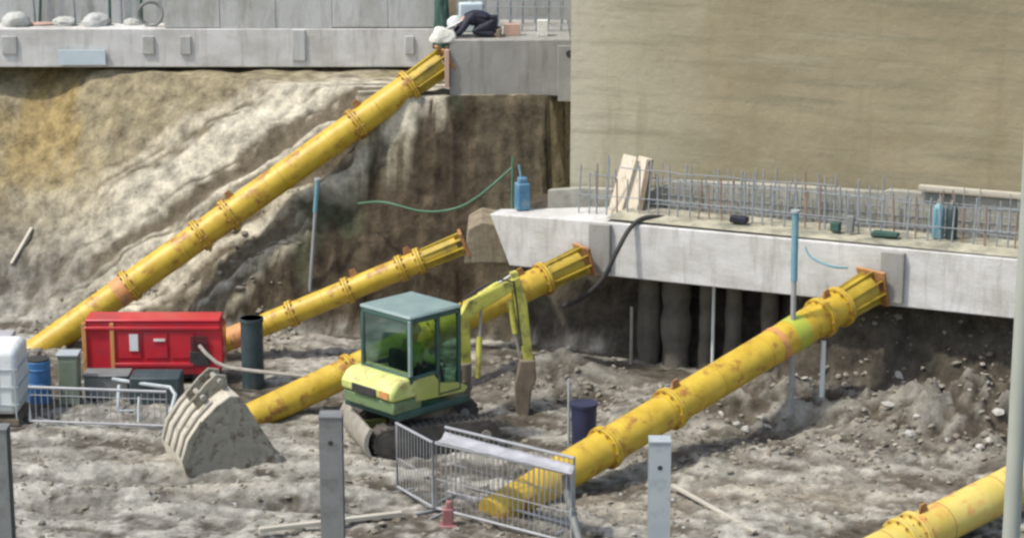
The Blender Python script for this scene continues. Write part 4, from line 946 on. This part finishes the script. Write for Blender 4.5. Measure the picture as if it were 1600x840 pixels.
skin_body('jacket', [H[i] for i in (0, 1, 2, 3)] + [(-.26, 0, .33)] + [H[7], H[8], (-.46, -.19, .03), H[10], H[11], (-.50, .14, .04)], [(0, 1), (1, 2), (2, 3), (3, 4), (3, 5), (5, 6), (6, 7), (3, 8), (8, 9), (9, 10)], [(.20, .19), (.20, .19), (.21, .18), (.17, .16), .11, .09, .065, .048, .09, .065, .048], M['black'], wk)
skin_body('trousers', [(.17, 0, .23), (.17, -.10, .22), (-.14, -.16, .10), (.30, -.13, .06), (.17, .10, .22), (-.12, .16, .10), (.32, .13, .06)], [(0, 1), (1, 2), (2, 3), (0, 4), (4, 5), (5, 6)], [.17, .13, .09, .065, .13, .09, .065], M['black'], wk)
for y_ in (-.13, .13): MB().box((.36, y_, .06), (.10, .10, .22)).build('boot', M['brown_steel'], wk, bevel=.03)
b = MB(); n = 18; hx = Vector((-.47, 0, .23)); ax = Vector((-.45, 0, .89)).normalized(); _, s_, u_ = frame(ax)
for rr, z in ((.165, .0), (.175, .012), (.135, .02), (.130, .08), (.10, .13), (.04, .155)):
    for k in range(n): b.add([hx + ax * z + s_ * rr * math.cos(2 * math.pi * k / n) + u_ * rr * 1.1 * math.sin(2 * math.pi * k / n)], [])
b.f = [(i * n + k, i * n + (k + 1) % n, (i + 1) * n + (k + 1) % n, (i + 1) * n + k) for i in range(5) for k in range(n)] + [tuple(range(5 * n, 6 * n)), tuple(range(n))[::-1]]
b.build('helmet', M['white'], wk)
q = P(690, 74, 43.4); lump('white_cloth', (q.x + .02, 43.34, 5.32), (.25, .18, .22), 'cream', 'white cloth bundle draped over the head of the longest strut', 'cloth', 9)
b = MB(); q = P(735, 20, 43.9); b.box((q.x, 44.3, 5.66), (.46, .26, .56), rz=.1); o = b.build('folded_sheet', M['ice'], org=(q.x, 44.3, 5.38), bevel=.03); tag(o, 'pale lilac pack standing behind the kneeling worker', 'pack')
q = P(690, 60, 44.6); lump('green_netting', (q.x, 44.7, 5.0), (.17, .2, .95), 'green_net', 'dark green bundled netting hanging behind the white cloth', 'netting', 5)
b = MB(); q = P(848, 60, 43.6); b.box((q.x, 43.7, 5.535), (.20, .18, .30)); o = b.build('insulation_block', M['cream'], org=(q.x, 43.7, 5.27), bevel=.01); tag(o, 'cream block standing on the right part of the square block', 'block')
b = MB(); q = P(800, 60, 43.6); b.box((q.x, 43.75, 5.495), (.32, .12, .22)); o = b.build('brick_stack', M['pinkprimer'], org=(q.x, 43.75, 5.27), bevel=.01); tag(o, 'low pinkish stack between the kneeling worker and cream block', 'stack')

# clutter on the upper waler, left
random.seed(8)
b = MB(); q = P(128, 88, 45.96); b.box((q.x, 45.95, 4.62), (.95, .05, .30)); o = b.build('insulation_board', M['ice'], org=(q.x, 45.95, 4.47)); tag(o, 'pale blue board fixed low on the face of the upper waler', 'board')
q = P(236, 40, 46.3); b = MB()
b.path([(q.x + .24 * math.cos(a * .5), 46.3 + .05 * math.sin(a), 5.45 + .24 * math.sin(a * .5)) for a in range(0, 38)], .035, 8); o = b.build('hose_coil', M['galv_dark'], org=(q.x, 46.3, 5.2)); tag(o, 'coiled dark hose leaning on the upper waler', 'hose')
labs = ['rough pale lump on the waler at the far left', 'rough pale lump on the waler between the blue board and coiled hose', 'rough pale lump on the waler directly above the left half of the blue board', 'pinkish low lump on the waler near the left', 'small pale lump right beside the coiled hose']
for k, (px, sz, mm) in enumerate(((25, (.5, .5, .55), 'concrete_pale'), (150, (.45, .4, .5), 'sheet'), (100, (.4, .4, .35), 'concrete_grey'), (60, (.6, .3, .12), 'pinkprimer'), (205, (.3, .3, .25), 'white'))):
    q = P(px, 40, 46.4); o = lump('concrete_lump', (q.x, 46.4 + .05 * k, 5.19), (sz[0] * .62, sz[1] * .5, sz[2] * .34), 'concrete_pale' if mm != 'pinkprimer' else mm, labs[k], 'block', 20 + 3 * k, flat=.45, rot=random.uniform(-.4, .4))
for k, px in enumerate((55, 62, 118, 172, 190, 222)):
    q = P(px, 40, 46.7); b = MB(); b.tube((q.x, 46.7, 5.15), (q.x + random.uniform(-.1, .1), 46.7, 6.4), .03, n=8); o = b.build('steel_bar', M['green_net'] if k % 2 else M['rebar_grey'], org=(q.x, 46.7, 5.19))
    tag(o, ['leftmost thin upright bar on the upper waler', 'second upright bar from the left, close beside the leftmost', 'upright bar above the left end of the pale blue board', 'upright bar above the right end of the pale blue board', 'upright bar behind the pale block by the coiled hose', 'upright bar right behind the coiled hose'][k], 'bar', 'upright bars on the left of the upper waler')
# light sheets of plastic / planks on the batter
for (pa, pb, w_, mm, lab) in (((18, 418), (50, 362), .07, 'wood_old', 'small pale stick leaning on the batter at the far left'), ((470, 262), (590, 182), .05, 'wood_old', 'thin pale lath lying up the batter above the longest strut')):
    a_ = onground(*pa, y0=38); c_ = onground(*pb, y0=38)
    plank(a_ + Vector((0, 0, .05)), c_ + Vector((0, 0, .05)), w_, .04, 'timber_stick', lab, mm, .03)
# little grey cap at the far left
q = P(8, 535, 39.5); b = MB(); b.box((q.x - .3, 39.5, .62), (.9, .5, .10)); b.box((q.x - .3, 39.5, .30), (.8, .4, .56)); o = b.build('tank_lid_stand', M['sheet'], org=(q.x - .3, 39.5, 0), bevel=.02); tag(o, 'white topped box behind the white tank at the left edge', 'box')
